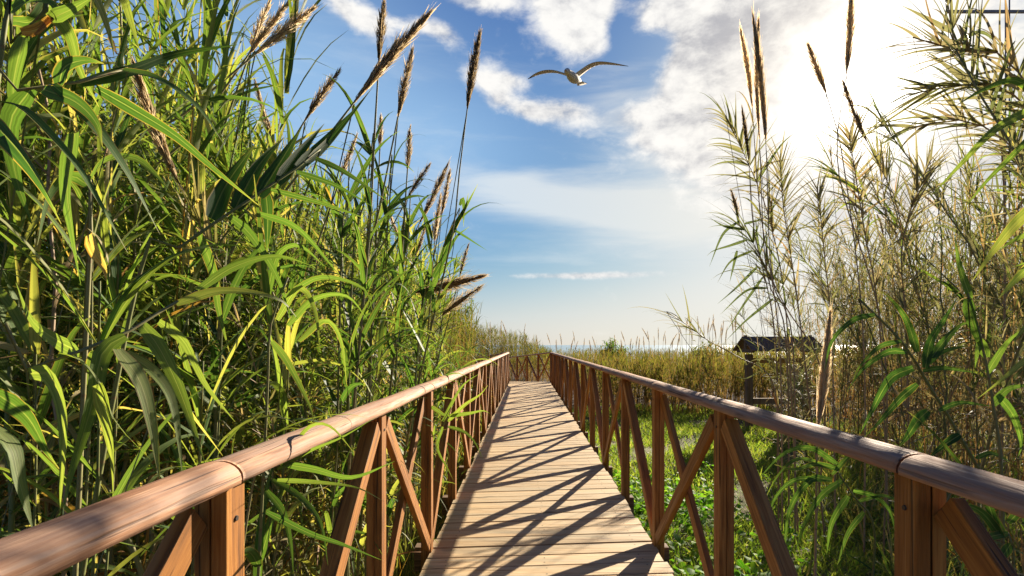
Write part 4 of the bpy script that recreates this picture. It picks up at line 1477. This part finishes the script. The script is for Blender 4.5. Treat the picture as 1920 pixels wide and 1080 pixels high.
for lab, ax, z, tm, n in (
        ('upper one of three bushy crowns leaning left in the upper right corner', [(2010, 400), (1960, 220), (1880, 105), (1800, 95), (1712, 70)], 3.0, .62, 34),
        ('middle dark one of three bushy crowns leaning left in the upper right corner', [(2030, 480), (1980, 280), (1890, 170), (1800, 160), (1700, 178)], 3.1, .45, 40),
        ('lowest one of three bushy crowns leaning left in the upper right corner', [(2030, 560), (1960, 360), (1880, 260), (1800, 225), (1705, 240)], 3.2, .55, 40)):
    hero(lab, [(x, y, z) for x, y in ax], [], None, auto=8, whorl=30, wq=.75, fan=n, fanL=.42, fanW=.026, fq=.68, fdroop=.45, base=(3.2, z + .1), kind='feather', tmean=tm)
hero('reed with a bare tip poking up left of the mast at the top right', [(1880, 300, 3.4), (1800, 120, 3.4), (1770, -40, 3.4)],
     [(L2(3.4, [(1785, 60), (1730, 30), (1690, 10)]), .04, .5), (L2(3.4, [(1790, 80), (1840, 60), (1880, 90)]), .04, .3)], auto=8, whorl=40, base=(3.1, 3.5), kind='feather', tmean=.45)
LOW = []
for p in ([(1560, 880), (1500, 860), (1460, 890), (1432, 940)], [(1550, 900), (1490, 900), (1450, 940), (1440, 1000)], [(1570, 870), (1520, 840), (1470, 850), (1420, 900)],
          [(1580, 900), (1540, 930), (1510, 980), (1490, 1040)], [(1600, 920), (1640, 930), (1670, 960), (1680, 1010)], [(1560, 890), (1600, 850), (1650, 850), (1690, 880)],
          [(1590, 930), (1560, 980), (1550, 1040)], [(1620, 960), (1590, 1000), (1570, 1060)], [(1560, 900), (1520, 900), (1480, 960), (1470, 1060)],
          [(1610, 940), (1660, 930), (1720, 960)], [(1575, 880), (1530, 870), (1490, 880), (1450, 870)]):
    LOW.append((L2((2.7, 2.6), p), hr.uniform(.03, .045), hr.uniform(.1, .3)))
hero('low spreading reed shoot below the right handrail beside the front post', [(1640, 1010, 2.7), (1600, 930, 2.7), (1570, 885, 2.7)], LOW, base=(1.75, 2.8))
LOW = []
for p in ([(1880, 1010), (1840, 960), (1800, 950), (1760, 980)], [(1890, 1000), (1850, 1010), (1810, 1050), (1800, 1090)], [(1890, 980), (1920, 960), (1960, 1000)],
          [(1870, 1000), (1850, 940), (1820, 930), (1790, 940)], [(1895, 1020), (1870, 1060), (1860, 1100)]):
    LOW.append((L2((1.9, 1.85), p), hr.uniform(.03, .045), hr.uniform(.1, .3)))
hero('low dark reed shoot behind the front post at the lower right corner', [(1900, 1080, 1.9), (1890, 1000, 1.9)], LOW, base=(1.75, 1.95), auto=5)
hero('long bare tipped reed leaning left across the far reed bed', [(1450, 720, 7.0), (1385, 670, 7.0), (1330, 640, 7.0), (1290, 610, 7.0), (1250, 585, 7.0)],
     [(L2(7.0, p), .03, .4) for p in ([(1400, 685), (1385, 650), (1372, 640)], [(1410, 690), (1440, 660), (1470, 650)], [(1420, 700), (1395, 710), (1370, 700)],
                                         [(1430, 700), (1420, 670), (1425, 640)], [(1340, 645), (1345, 660), (1365, 668)])], whorl=20, base=(3.4, 7.2), kind='feather', sw=.012, tmean=.4)

# ================================================================== ground cover
gr = np.random.default_rng(41)
N = 70000
Y = 1.6 + 13.5 * gr.random(N) ** 1.3
X = .95 + 5.8 * gr.random(N)
lim = np.interp(Y, [1.5, 3.5, 5.5, 8, 11, 15], [2.2, 2.9, 3.7, 4.8, 6.5, 7])
pat = np.sin(X * 2.3 + 1.1 * np.sin(Y * 1.7)) + np.sin(Y * 1.9 + .8 * np.cos(X * 2.9)) + .9 * np.sin(X * 5.1 - Y * 4.3)
ok = (X < lim) & (pat + gr.normal(0, .55, N) > -1.1)
X, Y = X[ok], Y[ok]
k = len(X)
ph = gr.random(k) * 6.283
D = np.stack([np.cos(ph), np.sin(ph), gr.uniform(.6, 2.2, k)], 1)
g = G()
leaves(g, np.stack([X, Y, gz(X, Y)], 1), D, gr.uniform(.06, .20, k), gr.uniform(.011, .024, k), gr.uniform(.3, 2, k), np.clip(gr.normal(.5, .22, k), 0, 1), n=4, r=gr)
tag(g.build('grass', M_GRASS), 'short sunlit grass on the clearing right of the boardwalk', 'grass', kind='stuff')


def broad(name, cx, cy, sd, n_ros, label, size=(.05, .11)):
    g = G()
    a, b = gr.normal(0, sd, (2, n_ros))
    X, Y = cx + a, cy + b * 1.6
    X = np.maximum(X, .98 + .1 * gr.random(n_ros))
    for x, y in zip(X, Y):
        k = gr.integers(6, 11)
        ph = gr.random(k) * 6.283
        h = gr.uniform(.03, .20, k)
        rr_ = gr.uniform(.02, .14, k)
        z0 = float(gz(x, y))
        S = np.stack([x + np.cos(ph) * rr_, y + np.sin(ph) * rr_, z0 + h], 1)
        leaves(g, S, np.stack([np.cos(ph), np.sin(ph), gr.uniform(-.2, .8, k)], 1), gr.uniform(*size, k), gr.uniform(*size, k) * .85,
               gr.uniform(.2, 1.2, k), np.clip(gr.normal(.5, .25, k), 0, 1), n=6, fold=.15, kind='broad', r=gr)
        leaves(g, np.tile([x, y, z0], (k, 1)), S - [x, y, z0], np.linalg.norm(S - [x, y, z0], axis=1), .004, 0, .5, n=3, kind='stem', r=gr)
    tag(g.build(name, M_WEED), label, 'weeds', kind='stuff')


broad('broadleaf_weeds', 1.30, 3.1, .28, 120, 'bright green broad leaved weeds growing beside the right edge of the deck')
broad('broadleaf_weeds', 1.55, 5.6, .45, 150, 'paler low weeds scattered over the grass beyond the front weeds', (.04, .08))
# undergrowth at the foot of the left reeds
N = 7000
Y = .8 + 17 * gr.random(N) ** 1.4
X = -.74 - .9 * gr.random(N)
ph = gr.random(N) * 6.283
g = G()
leaves(g, np.stack([X, Y, gz(X, Y)], 1), np.stack([np.cos(ph), np.sin(ph), gr.uniform(.6, 3, N)], 1), gr.uniform(.15, .6, N), gr.uniform(.006, .016, N),
       gr.uniform(.4, 2.4, N), np.clip(gr.normal(.55, .25, N), 0, 1), n=5, r=gr)
tag(g.build('undergrowth', M_LEAF), 'tangle of thin grass at the foot of the left railing', 'grass', kind='stuff')

N = 9000
Y = 1.7 + 9 * gr.random(N)
X = np.interp(Y, [1.5, 2.5, 3.5, 5.5, 8, 11], [1.35, 1.9, 2.5, 3.3, 4.3, 5.5]) + 3.2 * gr.random(N) ** 1.3
ph = gr.random(N) * 6.283
g = G()
leaves(g, np.stack([X, Y, gz(X, Y)], 1), np.stack([np.cos(ph), np.sin(ph), gr.uniform(.5, 2.6, N)], 1), gr.uniform(.15, .6, N), gr.uniform(.008, .022, N),
       gr.uniform(.4, 2.4, N), np.clip(gr.normal(.45, .25, N), 0, 1), n=5, r=gr)
tag(g.build('undergrowth', M_LEAF), 'low leafy undergrowth at the foot of the right stand', 'undergrowth', kind='stuff')

# ================================================================== information shelter in the clearing
kz = 11.0
kb = at(1452, 800, kz)
kx0, kx1 = at(1404, 0, kz)[0], at(1512, 0, kz)[0]
kg = float(gz(kb[0], kz))
ki = thing('information_board', (0, 0, 0), 'dark wooden information board under a small plank roof standing in the reeds', 'notice board')
for x in (kx0, kx1):
    g = G()
    g.box((x, kz, (kg - .2 + 1.16) / 2), (.13, .13, 1.16 - kg + .2), C=np.array([x % 1, .4, .3, 1]))
    bevel(g.build('post', M_KIOSK, ki, smooth=False), .01)
zt = at(0, 632, kz)[2]
ze = at(0, 664, kz - .45)[2]
g = G()
for sg in (-1, 1):
    for i in range(6):
        a0, a1 = i / 6, (i + .93) / 6
        ya, yb = kz + sg * .5 * a0, kz + sg * .5 * a1
        za, zb = zt + (ze - zt) * a0 + .012 * i, zt + (ze - zt) * a1 + .012 * i
        xa, xb = kx0 - .14, kx1 + .14
        d = nrm(np.array([0, yb - ya, zb - za]))
        nn = np.array([0, -d[2] * sg, d[1] * sg])
        g.box(((xa + xb) / 2, (ya + yb) / 2, (za + zb) / 2), (xb - xa, np.hypot(yb - ya, zb - za), .025), np.array([[1, 0, 0], d, nn]),
              C=np.array([i / 6, .3 + .05 * i, .7, 1]))
g.build('roof', M_KIOSK, ki, smooth=False)
for x in (kx0 - .07, kx1 + .07):
    g = G()
    g.box((x, kz, ze + .06), (.04, .82, .07), C=np.array([.2, .3, .7, 1]))
    g.box((x, kz, (ze + zt) / 2 + .04), (.036, .1, zt - ze), C=np.array([.2, .3, .7, 1]))
    g.build('gable', M_KIOSK, ki, smooth=False)
g = G()
zb_ = at(0, 676, kz)[2]
g.box(((kx0 + kx1) / 2, kz - .02, zb_), (kx1 - kx0 - .134, .06, .10), C=np.array([.2, .6, .7, 1]))
bevel(g.build('beam', M_KBEAM, ki, smooth=False), .006)
g = G()
zb_ = at(0, 752, kz)[2]
g.box(((kx0 + kx1) / 2, kz - .01, zb_), (kx1 - kx0 - .134, .09, .12), C=np.array([.5, .45, .7, 1]))
bevel(g.build('lower_rail', M_KIOSK, ki, smooth=False), .008)
g = G()
xp0, xp1 = at(1475, 0, kz)[0], at(1497, 0, kz)[0]
z0, z1 = at(0, 745, kz)[2], at(0, 684, kz)[2]
g.box(((xp0 + xp1) / 2, kz, (z0 + z1) / 2), (xp1 - xp0, .05, z1 - z0), C=np.array([.5, .5, .7, 1]))
g.build('board', plain('pale_board', (.42, .34, .25)), ki, smooth=False)
g = G()
g.box(((xp1 + kx1 - .067) / 2 + .003, kz + .02, (z0 + z1) / 2 + .02), (kx1 - .067 - xp1 - .006, .03, z1 - z0 - .1), C=np.array([.5, .5, .7, 1]))
g.build('panel', plain('green_panel', (.03, .10, .07), .3, .5, .5, 6), ki, smooth=False)

# ================================================================== seagull
def gull():
    z = 7.4
    c = at(1075, 146, z)
    root = thing('seagull', c, 'white seagull gliding with bent wings beneath the clouds', 'seagull')
    # local frame: flight direction F (left, slightly towards viewer), span axis from wing positions
    Fd = nrm(np.array([-.40, -.86, -.18]))
    Rt = nrm(np.cross(Fd, [0, 0, 1]))              # points to the bird's right
    Up = np.cross(Rt, Fd)
    g = G()
    s = np.array([-.30, -.27, -.2, -.1, 0, .1, .17, .21, .25, .28, .30])
    rad = np.array([.004, .028, .05, .066, .072, .062, .046, .042, .042, .030, .010])
    hh = np.array([.002, .010, .032, .055, .066, .060, .048, .044, .042, .030, .010])
    dz = np.array([.012, .01, .004, 0, 0, .004, .012, .018, .022, .02, .016])
    th = np.linspace(0, 2 * np.pi, 12, endpoint=False)
    V, Cc = [], []
    for i in range(len(s)):
        V.append(Fd * s[i] + Up * dz[i] + Rt * (rad[i] * np.cos(th))[:, None] + Up * (hh[i] * np.sin(th))[:, None])
        Cc.append(np.tile([.75, .5, .5, 1], (12, 1)))
    F = [[i * 12 + j, i * 12 + (j + 1) % 12, (i + 1) * 12 + (j + 1) % 12, (i + 1) * 12 + j] for i in range(len(s) - 1) for j in range(12)]
    g.add(np.concatenate(V), F, None, np.concatenate(Cc))
    # tail fan joins the rear of the body
    tv = []
    for a in (-1, -.5, 0, .5, 1):
        tv += [Fd * -.22 + Rt * a * .03 + Up * .012, Fd * (-.40 + .02 * abs(a)) + Rt * a * .075 + Up * .006]
    tv = np.array(tv)
    tvb = tv - Up * .008
    F = [[2 * i, 2 * i + 1, 2 * i + 3, 2 * i + 2] for i in range(4)] + [[10 + 2 * i, 12 + 2 * i, 13 + 2 * i, 11 + 2 * i] for i in range(4)] + \
        [[1, 11, 13, 3], [3, 13, 15, 5], [5, 15, 17, 7], [7, 17, 19, 9], [0, 1, 11, 10], [8, 18, 19, 9]]
    g.add(np.concatenate([tv, tvb]), F, None, np.array([.8, .5, .5, 1]))
    # wings: section swept along the span polyline
    def wing(px_pts, chords, zoff):
        n = 14
        W3 = spline([at(x, y, z + dz_) - c for (x, y), dz_ in zip(px_pts, zoff)], n)
        ch = np.interp(np.linspace(0, 1, n), np.linspace(0, 1, len(chords)), chords)
        k = 8
        sec = np.array([[.38, 0], [.25, .055], [0, .06], [-.35, .03], [-.62, 0], [-.35, .0], [0, .0], [.25, -.01]])
        V, Cc = [], []
        T = nrm(np.gradient(W3, axis=0))
        for i in range(n):
            cu = nrm(np.cross(T[i], Fd))
            if cu[2] < 0:
                cu = -cu
            V.append(W3[i] + Fd * (sec[:, 0] * ch[i])[:, None] + cu * (sec[:, 1] * ch[i])[:, None])
            f = i / (n - 1)
            Cc.append(np.tile([.05 if f > .9 else (.45 if f > .12 else .7), .5, .5, 1], (k, 1)))
        F = [[i * k + j, i * k + (j + 1) % k, (i + 1) * k + (j + 1) % k, (i + 1) * k + j] for i in range(n - 1) for j in range(k)]
        g.add(np.concatenate(V), F, None, np.concatenate(Cc))
    wing([(1070, 143), (1058, 139), (1040, 134), (1022, 134), (1005, 139), (990, 148)], [.20, .17, .16, .15, .10, .02], [0, 0, 0, 0, 0, 0])
    wing([(1078, 143), (1090, 134), (1106, 123), (1122, 118), (1145, 119), (1178, 124)], [.20, .17, .16, .15, .10, .02], [0, 0, 0, 0, 0, 0])
    m, t, o = mat('gull_feathers')
    a = t.new('ShaderNodeAttribute', attribute_name='tint')
    s_ = t.new('ShaderNodeSeparateColor')
    t.put(s_.inputs[0], a.outputs['Color'])
    t.l.new(pbsdf(t, t.ramp(s_.outputs[0], [(0, (.03, .03, .03)), (.4, (.42, .36, .31)), (.8, (.52, .47, .42))]), .7, .2), o.inputs[0])
    g.build('body', m, root)
    g = G()
    g.tube(np.stack([Fd * .285 + Up * .02, Fd * .325 + Up * .014, Fd * .345 + Up * .004]), [.012, .008, .002], 8)
    g.build('beak', plain('beak', (.55, .30, .05), .4), root)


gull()

# ================================================================== mast at the upper right
mz = 15.0
mx = at(1889, 0, mz)[0]
mb = float(gz(mx, mz))
mast = thing('lattice_mast', (mx, mz, mb), 'thin grey mast of twin rods with a crossarm at the top right corner', 'mast')
M_MET = plain('galvanised_metal', (.16, .16, .18), .45, .5, .15)
for dx in (-.055, .055):
    g = G()
    g.tube([[dx, 0, -.2], [dx, 0, 13.2]], [.018, .018], 8)
    g.build('rod', M_MET, mast)
g = G()
zc = at(0, 24, mz)[2] - mb
g.box((-.05, -.05, zc), (3.4, .06, .075))
bevel(g.build('crossarm', M_MET, mast, smooth=False), .005)


# ================================================================== small trees far off
def small_tree(name, label, px, top, z, wpx, k, leafL, trunk, seed, cat='tree', mat_=None, droop=.3):
    r = np.random.default_rng(seed)
    p = at(px, top, z)
    gb = float(gz(p[0], z))
    H = p[2] - gb
    root = thing(name, (p[0], z, gb - .05), label, cat)
    Rw = wpx / 1000 * z / 2
    st, fo = G(), G()
    st.tube(spline([[0, 0, 0], [.05, 0, H * .3], [0, .05, H * .55]], 8), np.linspace(trunk, trunk * .5, 8), 8, np.array([.6, .5, .5, 1]))
    for i in range(11):
        a = r.random() * 6.28
        ph = r.uniform(.45, 1.0)
        tip = np.array([math.cos(a) * Rw * r.uniform(.3, 1), math.sin(a) * Rw * r.uniform(.3, 1), H * ph])
        b0 = np.array([0, 0, H * r.uniform(.2, .5)])
        P = spline([b0, (b0 + tip) / 2 + [0, 0, .1 * H], tip], 8)
        st.tube(P, np.linspace(trunk * .4, trunk * .1, 8), 5, np.array([.6, .5, .5, 1]))
        kk = k // 11
        ii = np.minimum((r.random(kk) ** .6 * 8).astype(int), 7)
        S = P[ii] + r.normal(0, Rw * .16, (kk, 3))
        leaves(fo, S, r.normal(0, 1, (kk, 3)) + [0, 0, .6], r.uniform(*leafL, kk), r.uniform(.35, .6, kk) * leafL[0], droop,
               np.clip(r.normal(.25, .15, kk), 0, 1), n=4, r=r)
    link('trunk', st.mesh('trunk', M_STEM), root)
    link('crown', fo.mesh('crown', mat_ or M_LEAF), root)


small_tree('tamarisk_tree', 'small feathery grey green tree beyond the end of the left thicket', 871, 562, 24, 42, 1100, (.10, .3), .05, 3)
small_tree('shrub', 'rounded dark green shrub standing on the reed bed skyline', 1140, 641, 38, 60, 2200, (.16, .34), .05, 4, 'shrub')
small_tree('shrub', 'smaller olive shrub on the skyline close to the information board', 1330, 646, 20, 90, 1500, (.10, .26), .04, 6, 'shrub', M_DRYLEAF)
